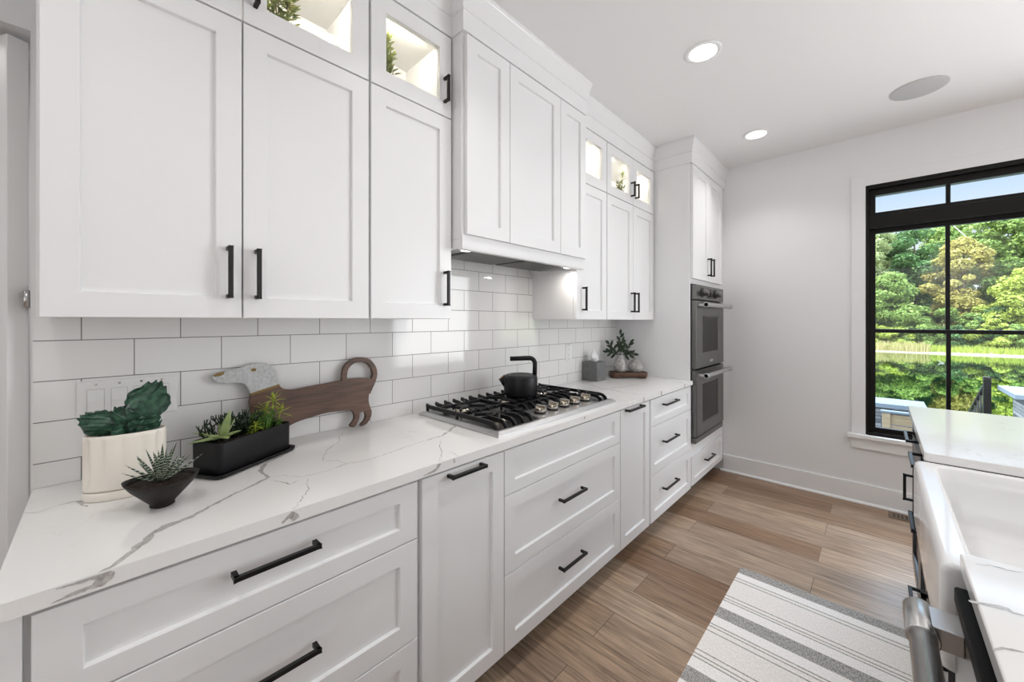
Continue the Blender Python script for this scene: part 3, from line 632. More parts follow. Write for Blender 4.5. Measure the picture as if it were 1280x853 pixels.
for (z0, z1, wz0, wz1, hz) in ((1.000, 1.518, 1.115, 1.396, 1.485), (.482, .985, .575, .870, .950)):
    mb = MB()
    R = lambda x, a, b0, b1: [(x, OY0 + a, z0 + b0), (x, OY1 - a, z0 + b0), (x, OY1 - a, z1 - b1), (x, OY0 + a, z1 - b1)]
    fr_, fb, ft = .145, wz0 - z0, z1 - wz1
    W = lambda x, g: [(x, OY0 + .150 - g, wz0 - g), (x, OY1 - .150 + g, wz0 - g), (x, OY1 - .150 + g, wz1 + g), (x, OY0 + .150 - g, wz1 + g)]
    mb.rings([R(.6145, 0, 0, 0), R(.650, 0, 0, 0), R(.654, .004, .004, .004), W(.654, .012), W(.650, .004), W(.648, .0)], True, False, True, False)
    dr = mb.build('oven_door', 'ovensteel', ov)
    MB().box(.640, .6475, OY0 + .148, OY1 - .148, wz0 - .002, wz1 + .002).build('oven_window', 'ovenglass', dr)
    mb = MB(); mb.cyl((.712, OY0 + .030, hz), (.712, OY1 - .012, hz), .0165, n=20)
    for y in (OY0 + .055, OY1 - .040): mb.box(.652, .708, y - .012, y + .012, hz - .010, hz + .010)
    for y, s_ in ((OY0 + .030, 1), (OY1 - .012, -1)): mb.cyl((.712, y, hz), (.712, y + s_ * .045, hz), .0195, n=20)
    mb.build('oven_handle', 'steel', dr, .0015)
MB().box(.654, .6552, 3.395, 3.475, 1.032, 1.052).build('badge', 'chrome', ov)
MB().box(.6145, .648, OY0, OY1, .432, .474).build('vent_trim', 'ovensteel', ov, .002)

# ------------------------------------------------------------------ gas cooktop
ck = thing('gas_cooktop', 'stainless gas cooktop with black iron grates set in the countertop', 'cooktop', (.32, 1.5, .9145))
KY0, KY1, KX0, KX1, KZ = 1.045, 1.955, .050, .592, .9146
mb = MB()
RR = lambda z, a: [(KX0 + a, KY0 + a, z), (KX1 - a, KY0 + a, z), (KX1 - a, KY1 - a, z), (KX0 + a, KY1 - a, z)]
mb.rings([RR(KZ, 0), RR(KZ + .007, .0), RR(KZ + .018, .014), RR(KZ + .019, .024), RR(KZ + .012, .034)], False, True, True, False)
mb.build('steel_tray', 'steel', ck)
MB().box(KX0 + .034, KX1 - .034, KY0 + .034, KY1 - .034, KZ + .0122, KZ + .0135).build('burner_pan', 'ovensteel', ck)  # darker steel paints in the tray's reflection of the grates
mb = MB(); 
def rrect(x0, x1, y0, y1, r, n=5):
    out = []
    for cx_, cy_, a0 in ((x1 - r, y1 - r, 0), (x0 + r, y1 - r, 90), (x0 + r, y0 + r, 180), (x1 - r, y0 + r, 270)):
        for i in range(n + 1): a_ = math.radians(a0 + 90 * i / n); out.append((cx_ + r * math.cos(a_), cy_ + r * math.sin(a_)))
    return out
mb.prism(rrect(.425, .580, 1.335, 1.830, .055, 7), 'z', KZ + .011, KZ + .0205); mb.build('knob_deck', 'steel', ck)
for ky in (1.405, 1.500, 1.593, 1.685, 1.785):
    mb = MB(); mb.cyl((.502, ky, KZ + .020), (.502, ky, KZ + .028), .028, n=28); mb.m = 1; mb.cyl((.502, ky, KZ + .028), (.507, ky, KZ + .050), .0255, .0235, n=28)
    mb.box(.482, .534, ky - .006, ky + .006, KZ + .044, KZ + .058); mb.build('knob', ['iron', 'nickel'], ck, .0012)
for (bx, by, br) in ((.19, 1.20, .036), (.44, 1.20, .030), (.22, 1.50, .050), (.19, 1.80, .036), (.44, 1.845, .028)):
    mb = MB(); mb.lathe([(br * 1.25, 0), (br * 1.25, .006), (br * 1.05, .010), (br * 1.05, .016)], (bx, by, KZ + .0136), 28, cap1=True); bn = mb.build('burner', 'nickel', ck)
    mb = MB(); mb.lathe([(br, 0), (br * 1.02, .006), (br * .85, .011), (.0, .012)], (bx, by, KZ + .0297), 28); mb.build('burner_cap', 'iron', bn)
def grate_bar(mb, pts, w=.0085, h=.017, top=None):
    """a cast bar following pts, tall rectangular section"""
    P_ = [Vector(p) for p in pts]; rs = []
    for i, p in enumerate(P_):
        d = (P_[min(i + 1, len(P_) - 1)] - P_[max(0, i - 1)]); dh = Vector((d.x, d.y, 0)); dh = dh.normalized() if dh.length > 1e-6 else Vector((1, 0, 0))
        s_ = Vector((-dh.y, dh.x, 0)) * (w / 2); dn = d.normalized(); up = (Vector((0, 0, 1)) - dn * dn.z); up = up.normalized() if up.length > .2 else dh
        rs.append([p + s_, p - s_, p - s_ * .8 - up * h, p + s_ * .8 - up * h])
    mb.rings(rs, True, True, True, False)
def xbar(mb, y, x0, x1, front_drop=True, back_up=True):
    zt = .962; pts = []
    pts += [(x0, y, zt + .004), (x0 + .02, y, zt)]
    if front_drop: pts += [(x1 - .050, y, zt), (x1 - .026, y, zt - .004), (x1 - .008, y, zt - .016), (x1, y, zt - .030)]
    else: pts += [(x1, y, zt)]
    grate_bar(mb, pts)
def arm(mb, bx, by, br, ang, r1):
    c_, s_ = math.cos(ang), math.sin(ang)
    grate_bar(mb, [(bx + c_ * br, by + s_ * br, .962), (bx + c_ * r1, by + s_ * r1, .961)], .0075, .014)
for gi, (y0, y1, full, burners) in enumerate(((1.078, 1.345, True, ((.19, 1.20), (.44, 1.20))), (1.352, 1.648, False, ((.22, 1.50),)), (1.655, 1.925, True, ((.19, 1.80), (.44, 1.845))))):
    mb = MB(); xf = .556 if full else .425
    ny = 6
    for k in range(ny):
        y = y0 + (y1 - y0) * k / (ny - 1)
        if k in (0, ny - 1):
            if k in (0, ny - 1): mb.box(.075, (.415 if (full and ((gi == 0 and k == ny - 1) or (gi == 2 and k == 0))) else xf - .03), y - .0035, y + .0035, .944, .958)
            if full and ((gi == 0 and k == ny - 1) or (gi == 2 and k == 0)): xbar(mb, y, .068, .430)
            else: xbar(mb, y, .068, xf)
        else:
            lim = xf
            if gi == 2 and y < 1.84: lim = .430
            xbar(mb, y, .068, .068 + .085); 
            xbar(mb, y, lim - .120, lim)
            if full: grate_bar(mb, [(.30, y, .962), (.335, y, .962)], .0075, .014)
    for x in ((.155, .318, xf - .115) if full else (.13, .31, xf - .05)):
        yy1 = y1
        if gi == 2 and x > .43: grate_bar(mb, [(x, 1.845, .961), (x, y1, .961)], .008, .015)
        else: grate_bar(mb, [(x, y0, .961), (x, y1, .961)], .008, .015)
    for (bx, by) in burners:
        for q in range(4): arm(mb, bx, by, .026, q * PI / 2 + PI / 4, .110)
    for x in (.075, .30, xf - .012):
        for y in (y0, y1):
            if (gi == 0 and y == y1 or gi == 2 and y == y0) and x > .43: x = .415
            mb.cyl((x, y, KZ + .0136), (x, y, .950), .007, n=8)
    mb.build('grate', 'iron', ck)

# ------------------------------------------------------------------ kettle
kc = (.240, 1.562); KB = .9625
kt = thing('kettle', 'matte black kettle with bent bar handle standing on the cooktop grates', 'kettle', (*kc, KB))
mb = MB(); mb.smooth = True
mb.lathe([(.080, 0), (.088, .004), (.091, .014), (.091, .096), (.087, .107), (.076, .112), (.060, .1135), (.058, .110), (.0, .110)], (*kc, KB), 48); mb.build('body', 'kettle', kt)
mb = MB(); mb.lathe([(.056, .1105), (.057, .114), (.050, .1145), (.040, .110), (.0, .108)], (*kc, KB), 40); mb.build('lid', 'kettle', kt)
b0 = Vector((*kc, KB)); Z = Vector((0, 0, 1))
pts = [b0 + Rv * .075 + Z * .095, b0 + Rv * .077 + Z * .150]
for i in range(7): a_ = PI / 2 * i / 6; pts.append(b0 + Rv * (.077 - .030 * (1 - math.cos(a_))) + Z * (.170 + .030 * math.sin(a_)))
pts += [b0 - Rv * .058 + Z * .196]
mb = MB(); mb.tube(pts, .0125, 14); mb.build('handle', 'kettle', kt)
sp0, sp1 = b0 - Rv * .072 + Z * .060, b0 - Rv * .101 + Z * .094
mb = MB(); mb.cyl(sp0, sp1, .027, .020, 24); mb.m = 1; mb.cyl(sp1, sp1 + (sp1 - sp0).normalized() * .005, .0215, .0205, 24); mb.build('spout', ['kettle', 'copper'], kt)

# ------------------------------------------------------------------ dog-shaped board
bd = thing('cutting_board', 'dachshund-shaped wooden serving board leaning on the tile wall', 'cutting board', (.03, .55, .915))
tilt = math.radians(3.5)
BT = Matrix.Translation((.041, 0, .9145)) @ Matrix.Rotation(-tilt, 4, 'Y')
def board(mb, poly, t0, t1, holes=None):
    mb.T = BT; mb.prism([(y, z - .9145) for y, z in poly], 'x', t0, t1); mb.T = Matrix.Identity(4)
# head (marble)
head = spline([(.254, 1.180), (.262, 1.187), (.281, 1.192), (.326, 1.199), (.347, 1.206), (.369, 1.212), (.392, 1.213), (.416, 1.206), (.438, 1.187), (.446, 1.155)], 5) + [(.452, 1.131), (.361, 1.108)] + spline([(.361, 1.108), (.352, 1.133), (.340, 1.146), (.318, 1.150), (.290, 1.151), (.266, 1.160), (.254, 1.176)], 4)[1:-1]
mb = MB(); board(mb, head, 0, .018); mb.build('head', 'marble', bd, .0015)
mb = MB(); board(mb, [(.361, 1.108), (.452, 1.131), (.4535, 1.124), (.3625, 1.100)], 0, .0182); mb.build('collar', 'brass', bd)
nose = [(.2555, 1.181), (.268, 1.189), (.288, 1.1915), (.287, 1.184), (.278, 1.179), (.262, 1.177)]
mb = MB(); board(mb, nose, .017, .0188); mb.build('nose', 'brass', bd)
mb = MB(); board(mb, [(.372 + .0085 * math.cos(a_), 1.190 + .006 * math.sin(a_)) for a_ in [2 * PI * i / 14 for i in range(14)]], .017, .0188); mb.build('eye', 'brass', bd)
# body, with the ring of the tail closed by two half outlines so that the hole stays open
body = [(.3625, 1.100), (.4535, 1.124)] + spline([(.4535, 1.124), (.468, 1.111), (.500, 1.105), (.545, 1.108), (.600, 1.112), (.650, 1.116), (.690, 1.120)], 5)[1:] + \
    [(.718, 1.122), (.760, 1.121), (.792, 1.116)] + spline([(.828, 1.104), (.818, 1.080), (.802, 1.062), (.795, 1.040), (.794, 1.015), (.800, .990), (.806, .968), (.800, .945), (.785, .925), (.765, .9165)], 4) + \
    [(.757, .917), (.756, .922)] + spline([(.757, .926), (.772, .938), (.779, .955), (.775, .972), (.764, .978)], 4) + spline([(.752, .972), (.750, .955), (.742, .935), (.728, .921), (.714, .922), (.710, .930)], 4) + \
    spline([(.715, .936), (.726, .948), (.730, .965), (.722, .985), (.700, .994), (.660, .996), (.610, .996), (.560, .990), (.505, .980), (.450, .958), (.420, .940), (.400, .920)], 4) + \
    [(.352, .9165), (.345, .925)] + spline([(.362, .945), (.370, .975), (.367, 1.010), (.361, 1.050), (.358, 1.080)], 4)
mb = MB(); board(mb, body, 0, .018); mb.build('body', 'walnut', bd, .0015)
tl = spline([(.692, 1.108), (.693, 1.140), (.702, 1.170), (.728, 1.192), (.762, 1.198), (.797, 1.188), (.820, 1.160), (.826, 1.130), (.818, 1.103), (.802, 1.078), (.788, 1.055)], 5)
L_, R_ = [], []
for i in range(len(tl)):
    a_, b_ = Vector(tl[max(0, i - 1)]), Vector(tl[min(len(tl) - 1, i + 1)]); d = (b_ - a_).normalized(); nn = Vector((-d.y, d.x)); w_ = .0105 + .006 * max(0, (i / len(tl) - .75)) / .25
    L_.append(Vector(tl[i]) + nn * w_); R_.append(Vector(tl[i]) - nn * w_)
mb = MB(); mb.T = BT; N_ = len(tl)
mb.rings([[(.0, L_[i].x, L_[i].y - .9145), (.0183, L_[i].x, L_[i].y - .9145), (.0183, R_[i].x, R_[i].y - .9145), (.0, R_[i].x, R_[i].y - .9145)] for i in range(N_)], True, True, True, False)
mb.build('tail', 'walnut', bd, .0012)

# ------------------------------------------------------------------ switch plate and outlets on the tile
def plate(name, label, y0, y1, z0, z1, inserts, cat, group=None):
    r = thing(name, label, cat, (.011, (y0 + y1) / 2, z0), group)
    mb = MB(); R = lambda x, a: [(x, y0 + a, z0 + a), (x, y1 - a, z0 + a), (x, y1 - a, z1 - a), (x, y0 + a, z1 - a)]
    mb.rings([R(.0101, 0), R(.0135, .001), R(.0165, .006)], False, True, True, False); mb.build('face_plate', 'plastic', r)
    zc = (z0 + z1) / 2
    for yc, kind in inserts:
        mb = MB(); mb.box(.0145, .0172, yc - .0168, yc + .0168, zc - .034, zc + .034)
        if kind == 'rocker':
            mb.m = 1; mb.box(.015, .0171, yc - .0172, yc + .0172, zc - .0345, zc + .0345); mb.m = 0
            mb.prism([(.016, zc - .032), (.019, zc + .0), (.0165, zc + .032)], 'y', yc - .0155, yc + .0155)
        else:
            mb.m = 1
            for s_ in (-1, 1):
                for dy in (-.0065, .0065): mb.box(.0172, .01735, yc + dy - .001, yc + dy + .001, zc + s_ * .019 - .002, zc + s_ * .019 + .006)
                mb.cyl((.0172, yc, zc + s_ * .019 - .008), (.01735, yc, zc + s_ * .019 - .008), .0022, n=10)
        mb.build('switch' if kind == 'rocker' else 'socket', ['plastic', 'concrete'], r)
        for s_ in (-1, 1): MB().cyl((.0160, yc, zc + s_ * .048), (.0175, yc, zc + s_ * .048), .0032, n=12).build('screw', 'chrome', r)
plate('switch_plate', 'white wall plate of four rocker switches behind the cream planter', -.046, .171, 1.074, 1.192, [(-.003 - .006, 'rocker'), (.039, 'rocker'), (.086, 'rocker'), (.132, 'rocker')], 'light switch')
plate('wall_outlet', 'white double outlet on the tile between kettle and tissue box', 2.293, 2.373, 1.078, 1.196, [(2.333, 'socket')], 'outlet')
plate('wall_outlet', 'white double outlet on the tile above the tissue box', 2.742, 2.822, 1.078, 1.196, [(2.782, 'socket')], 'outlet')

# ------------------------------------------------------------------ plants and pots on the counter
ZC = .9147
# cream fluted oval planter with crested plant
pc = (.218, .047); pa = math.radians(82)
pt = thing('crested_potted_plant', 'dark green crested plant in fluted cream oval planter beside the switch plate', 'potted plant', (*pc, ZC))
mb = MB(); mb.T = rotz(*pc, pa)
A_, B_ = .079, .043
mb.lathe([(.97, 0), (1.0, .003), (1.0, .020), (.985, .022)], (0, 0, ZC), 80, A_, B_, cap1=True)
prof = [(.985, .024), (1.0, .030), (1.0, .060), (1.0, .150), (.985, .160), (.94, .162), (.92, .157), (.91, .135)]
rs = []
for (r_, z_) in prof:
    ring = []
    for i in range(160):
        a_ = 2 * PI * i / 160; k = 1.0
        fade = min(1, max(0, (z_ - .030) / .028)) * min(1, max(0, (.156 - z_) / .01))
        k -= .13 * fade * (1 - abs(math.sin(6 * a_ + .3)))
        ring.append((A_ * r_ * k * math.cos(a_), B_ * r_ * k * math.sin(a_), ZC + z_))
    rs.append(ring)
mb.rings(rs, True, False); mb.build('planter', 'cream', pt)
mb = MB(); mb.T = rotz(*pc, pa); mb.lathe([(.915, .148), (.6, .153), (.0, .155)], (0, 0, ZC), 48, A_, B_, cap0=False); mb.build('soil', 'soil', pt)
def lobe(mb, base, d, side, L, W, ruff, seed, curl=.0, rows=22, cols=30):
    """a broad crest lobe: spatula outline, thick, its margin ruffled out of the plane"""
    rg = random.Random(seed); base = Vector(base); d = Vector(d).normalized(); side = Vector(side); side = (side - d * side.dot(d)).normalized(); nn = d.cross(side).normalized()
    p1, p2, p3 = rg.random() * 6, rg.random() * 6, rg.random() * 6; vs = []; fs = []
    for fc in (0, 1):
        for i in range(rows + 1):
            t_ = i / rows
            for j in range(cols + 1):
                q = 2 * j / cols - 1
                pr = .16 + .84 * math.sin(min(1, t_ / .72) * PI / 2) ** 1.3; pr *= 1 - .30 * max(0, (t_ - .72) / .28) ** 2
                serr = 1 + .028 * math.sin(t_ * 34 + p1) * abs(q) ** 3
                ln = L * t_ * (1 - .20 * q * q * t_ + .030 * t_ * math.sin(q * 15 + p2))
                edge = max(abs(q) ** 2 * t_, t_ ** 4)
                w_ = ruff * edge * (math.sin(q * 9 * t_ + t_ * 11 + p1) + .55 * math.sin(q * 19 + t_ * 23 + p3)) + curl * t_ * t_
                vs.append(base + d * ln + side * (W * pr * q * serr) + nn * (w_ + .10 * W * q * q * 2 + (fc * 2 - 1) * .0014 * (1.6 - t_)))
    n_ = (rows + 1) * (cols + 1); W1 = cols + 1
    for fc in (0, 1):
        for i in range(rows):
            for j in range(cols):
                q = fc * n_ + i * W1 + j; fs.append((q, q + 1, q + W1 + 1, q + W1) if fc else (q, q + W1, q + W1 + 1, q + 1))
    for j in range(cols): q = rows * W1 + j; fs.append((q, q + 1, n_ + q + 1, n_ + q))
    for i in range(rows):
        for j in (0, cols): q = i * W1 + j; fs.append((q, q + W1, n_ + q + W1, n_ + q))
    mb.add(vs, fs, True)
mb = MB(); X, Y = Vector((1, 0, 0)), Vector((0, 1, 0))
bb = Vector((pc[0] - .010, pc[1] + .006, ZC + .152))
lobe(mb, bb + Y * .004, Y * .40 + Z * 1.0, Y * -1 + Z * .4, .142, .046, .008, 1)
lobe(mb, bb - Y * .004, -Y * .86 + Z * .62 + X * .10, Y * .6 + Z * 1.0, .104, .033, .010, 2)
lobe(mb, bb + X * .004, -Y * .30 + Z * 1.0 + X * .05, Y, .078, .032, .009, 6)
lobe(mb, bb + X * .012 + Y * .010, Y * .80 + Z * .75 + X * .35, Z + Y * -.6, .066, .026, .009, 4)
lobe(mb, bb + X * .014 - Y * .008, -Y * .55 + Z * .70 + X * .45, Z, .042, .020, .009, 3)
lobe(mb, bb + X * .018 + Y * .006, Y * .45 + Z * .75 + X * .45, Z + Y * -.4, .042, .024, .008, 5)
mb.build('crested_leaves', 'teal', pt)

# black boat bowl with haworthia
bc = (.378, .104); br_ = thing('haworthia_bowl', 'small white-banded spiky succulent in black boat-shaped bowl', 'potted plant', (*bc, ZC))
ba = math.radians(82)
def boat(mb, prof, c, a, n=64):
    mb.T = rotz(*c, a); rs = []
    for (rx, ry, z, lift) in prof:
        rs.append([(rx * math.cos(2 * PI * i / n), ry * math.sin(2 * PI * i / n) * (1 - .25 * abs(math.cos(2 * PI * i / n)) ** 3), ZC + z + lift * abs(math.cos(2 * PI * i / n)) ** 2.2) for i in range(n)])
    mb.rings(rs, True, False)
mb = MB(); boat(mb, [(.021, .020, 0, 0), (.024, .023, .002, 0), (.023, .022, .007, 0), (.026, .025, .011, .000), (.042, .037, .027, .002), (.058, .052, .043, .004), (.0695, .064, .059, .006), (.0715, .066, .064, .007), (.069, .0635, .0645, .007), (.063, .057, .056, .005)], bc, ba); mb.build('bowl', 'bowl', br_)
mb = MB(); boat(mb, [(.0645, .058, .0570, .005), (.04, .035, .060, .002), (.002, .001, .062, 0)], bc, ba); mb.build('soil', 'soil', br_)
mb = MB(); rg = random.Random(5); hb = Vector((bc[0] - .002, bc[1] - .002, ZC + .062))
for k in range(25):
    a_ = k * 2.39996 + .4; el = math.radians(22 + 62 * (k / 24)); L = .066 + .024 * rg.random()
    d = Vector((math.cos(a_) * math.cos(el), math.sin(a_) * math.cos(el), math.sin(el)))
    mb.leaf(hb + Vector((d.x, d.y, 0)) * .008, d, L, .0115, .55, (d.x * .15, d.y * .15, .30 - .45 * (k / 24)), 8, .02, mid=.16)
mb.build('succulent_leaves', 'haworthia', br_)
# white stones in the soil are part of the soil's own mesh texture

# long black planter
a_pl = math.atan2(.234, -.134)      # long axis
pcx, pcy = .178, .318
rp = thing('succulent_trough', 'long black rectangular planter of mixed succulents in front of the wooden dog board', 'potted plant', (pcx, pcy, ZC))
def rect_shell(mb, L, W, r, prof):
    mb.T = rotz(pcx, pcy, a_pl); mb.rings([[(x, y, ZC + z) for x, y in rrect(-L / 2 + a, L / 2 - a, -W / 2 + a, W / 2 - a, max(.004, r - a), 6)] for a, z in prof], True, False)
mb = MB(); rect_shell(mb, .285, .132, .022, [(.006, 0), (.001, .002), (-.003, .010), (-.004, .012), (.002, .012), (.006, .0095), (.012, .009)]); mb.build('saucer', 'blackglaze', rp)
mb = MB(); rect_shell(mb, .262, .112, .020, [(.003, .0095), (.001, .013), (.0, .095), (.001, .0985), (.004, .099), (.007, .096), (.008, .080)]); mb.build('planter', 'blackglaze', rp)
mb = MB(); mb.T = rotz(pcx, pcy, a_pl); mb.prism(rrect(-.122, .122, -.047, .047, .012), 'z', ZC + .07, ZC + .084); mb.build('soil', 'soil', rp)
TP = rotz(pcx, pcy, a_pl)
def W2(x, y, z): return TP @ Vector((x, y, ZC + z))
# pale aloe-like star at the near end
mb = MB(); s0 = W2(-.084, -.012, .104); Fc = Vector((S_, -C_, 0))     # Fc points towards the room
for (r_, u_, f_, L, w) in ((.32, 1.0, .15, .090, .029), (-1.0, .30, .1, .088, .026), (-.75, .10, .75, .084, .023), (.85, .45, .25, .075, .026), (.70, .25, .65, .064, .023), (-.15, .40, 1.0, .050, .018), (.1, .8, -.6, .06, .018), (-.5, .7, -.4, .055, .017)):
    mb.leaf(s0, Rv * r_ + Z * u_ + Fc * f_, L, w, .4, (0, 0, -.25), 8, .04, mid=.28)
mb.build('star_aloe', 'aloe', rp)
# dark pencil-stem succulent behind it
mb = MB(); rg = random.Random(11)
for k in range(34):
    p = W2(-.100 + .125 * rg.random(), .040 - .035 * rg.random(), .082); d = Vector((rg.gauss(0, .35), rg.gauss(-.1, .35), 1)).normalized(); pts = [p.copy()]
    for i in range(4): d = (d + Vector((rg.gauss(0, .22), rg.gauss(0, .22), .05))).normalized(); p = p + d * (.017 + .007 * rg.random()); pts.append(p.copy())
    mb.tube(pts, [.0028, .0026, .0024, .0022, .0014], 6)
    for q in pts[1:4]:
        for _ in range(2):
            e_ = (d + Vector((rg.gauss(0, .8), rg.gauss(0, .8), .2))).normalized(); mb.tube([q, q + e_ * .012, q + e_ * .012 + Vector((0, 0, .009))], [.0022, .002, .0012], 5)
mb.build('pencil_succulent', 'darkleaf', rp)
def rosettes(name, m_, pts, n, L, w, seed, stem=True):
    mb = MB(); rg = random.Random(seed)
    for (x, y, z, nr) in pts:
        top = W2(x, y, z)
        if stem: mb.tube([W2(x * .9, y * .9, .08), (W2(x * .9, y * .9, .08) + top) / 2 + Vector((0, 0, .004)), top], [.003, .0026, .002], 6)
        for i in range(nr):
            a_ = i * 2.4 + rg.random(); el = math.radians(-5 + 75 * i / nr)
            mb.leaf(top - Vector((0, 0, .010 * (1 - i / nr))), (math.cos(a_) * math.cos(el), math.sin(a_) * math.cos(el), math.sin(el)), L * (1.1 - .4 * i / nr), w, .35, (0, 0, -.3), 5, .08, mid=.35)
    mb.build(name, m_, rp)
rg = random.Random(3)
rosettes('green_sedum', 'midleaf', [(.03 + .085 * rg.random(), -.035 + .07 * rg.random(), .10 + .045 * rg.random(), 9) for _ in range(16)], 9, .024, .006, 1)
rosettes('yellow_sedum', 'lime', [(-.02 + .07 * rg.random(), -.02 + .05 * rg.random(), .092 + .028 * rg.random(), 8) for _ in range(8)], 8, .026, .0055, 2)
rosettes('bright_star_sedum', 'lime', [(.112, .004, .180, 12), (.095, .02, .150, 9), (.118, -.02, .140, 8)], 11, .042, .008, 4)
# clusters at the planter's far edge
rosettes('trailing_sedum', 'midleaf', [(.108, -.03 + .014 * i, .090 + .010 * (i % 3), 12) for i in range(5)], 12, .012, .006, 6)

# ------------------------------------------------------------------ tissue box, tray, vases
tb = thing('tissue_box', 'square slate-grey tissue box cover with one tissue up against the tiles', 'tissue box', (.078, 2.575, ZC))
mb = MB(); x0, x1, y0, y1, zt = .014, .142, 2.51, 2.638, ZC + .142
mb.box(x0, x1, y0, y1, ZC, zt - .004); mb.prism(rrect(x0, x1, y0, y1, .004), 'z', zt - .005, zt); mb.m = 1
mb.prism([(.078 + .022 * math.cos(2 * PI * i / 20), 2.574 + .036 * math.sin(2 * PI * i / 20)) for i in range(20)], 'z', zt, zt + .0004); mb.build('box_cover', ['concrete', 'gap'], tb, .0015)
mb = MB(); rs = []
for i in range(9):
    t_ = i / 8; r_ = [.022, .028, .033, .035, .031, .024, .016, .008, .001][i]
    rs.append([(.078 + (r_ * (1 + .35 * math.sin(3 * a_ + t_ * 4)) * .8) * math.cos(a_) + .004 * t_, 2.574 + (r_ * (1 + .3 * math.cos(2 * a_ + t_ * 5))) * math.sin(a_) - .006 * t_, zt - .006 + .098 * t_ + .004 * math.sin(4 * a_) * (1 - t_)) for a_ in [2 * PI * j / 24 for j in range(24)]])
mb.rings(rs, False, True); mb.build('tissue', 'tissue', tb)
tya = YAW * 0 + math.atan2(S_, C_)
tyc = (.205, 2.868)
ty = thing('wooden_tray', 'small dark wooden tray on short feet holding the two grey vases', 'tray', (*tyc, ZC))
mb = MB(); mb.T = rotz(*tyc, tya); TL, TW = .292, .128
mb.rings([[(x, y, ZC + z) for x, y in rrect(-TL / 2 + a, TL / 2 - a, -TW / 2 + a, TW / 2 - a, .040 - a * .5, 8)] for a, z in ((.004, .010), (.0, .013), (.0, .042), (.003, .046), (.010, .046), (.014, .041))], True, True, True, True)
mb.build('tray_board', 'traywood', ty)
for fx in (-.11, .11):
    mb = MB(); mb.T = rotz(*tyc, tya); mb.box(fx - .018, fx + .018, -TW / 2 + .012, TW / 2 - .012, ZC, ZC + .011); mb.build('foot', 'traywood', ty, .001)
ZT = ZC + .0415
def at_tray(x, y=0): v_ = rotz(*tyc, tya) @ Vector((x, y, 0)); return (v_.x, v_.y)
vp = at_tray(-.060, .012)
vz = thing('pear_vase', 'pear-shaped pale stone vase holding dark green leaves on the wooden tray', 'vase', (*vp, ZT), 'vases on the wooden tray')
mb = MB(); mb.lathe([(.030, 0), (.044, .008), (.052, .030), (.051, .055), (.043, .085), (.033, .112), (.027, .130), (.028, .138), (.024, .139), (.022, .125), (.030, .08), (.0, .02)], (*vp, ZT), 40); mb.build('vase_body', 'stoneware', vz)
vr = at_tray(.062, .006)
rv = thing('round_vase', 'round squat mottled stone vase with a thin stem loop on the wooden tray', 'vase', (*vr, ZT), 'vases on the wooden tray')
mb = MB(); mb.lathe([(.028, 0), (.046, .008), (.056, .030), (.057, .050), (.050, .074), (.033, .090), (.019, .096), (.018, .101), (.014, .101), (.013, .086), (.0, .03)], (*vr, ZT), 40); mb.build('vase_body', 'stoneware', rv)
mb = MB(); mb.tube([(vr[0] + Rv.x * q, vr[1] + Rv.y * q, ZT + z) for q, z in ((.004, .085), (-.004, .110), (-.020, .132), (-.034, .142), (-.022, .148), (-.004, .138))], .0022, 8); mb.build('stem_loop', 'stem', rv)
sg = thing('leaf_sprig', 'dark glossy green leafy sprigs standing in the pear-shaped vase', 'sprig', (vp[0], vp[1], ZT + .10))
mb = MB(); top = Vector((vp[0], vp[1], ZT + .135))
stems = [((.03, .15, 1), .165), ((-.70, -.45, .75), .120), ((.62, .5, .75), .125), ((-.95, -.55, .25), .095), ((.85, .5, .05), .105), ((.2, .2, 1), .11)]
for (d, L) in stems:
    d = (Rv * d[0] + Vector((.3, -.3, 0)) * .3 * d[1] + Z * d[2]).normalized(); mb.tube([top - Z * .1, top, top + d * L * .5, top + d * L], [.0022, .002, .0016, .001], 6)
st_o = mb.build('stalk', 'darkleaf', sg)
mb = MB(); rg = random.Random(8)
for (d, L) in stems:
    d = (Rv * d[0] + Vector((.3, -.3, 0)) * .3 * d[1] + Z * d[2]).normalized()
    for i in range(6):
        t_ = .25 + .75 * i / 5; p = top + d * L * t_; s_ = -1 if i % 2 else 1
        e_ = (d * .8 + (Rv * s_ * .8 if abs(d.z) > .6 else Z * s_ * .7) + Vector((rg.gauss(0, .2), rg.gauss(0, .2), .1))).normalized()
        mb.leaf(p, e_ if i < 5 else d, .056 * (1.1 - .3 * t_), .023, .12, (0, 0, -.2), 7, .05, side=Fc.cross(e_), mid=.45)
mb.build('leaves', 'darkleaf', sg)

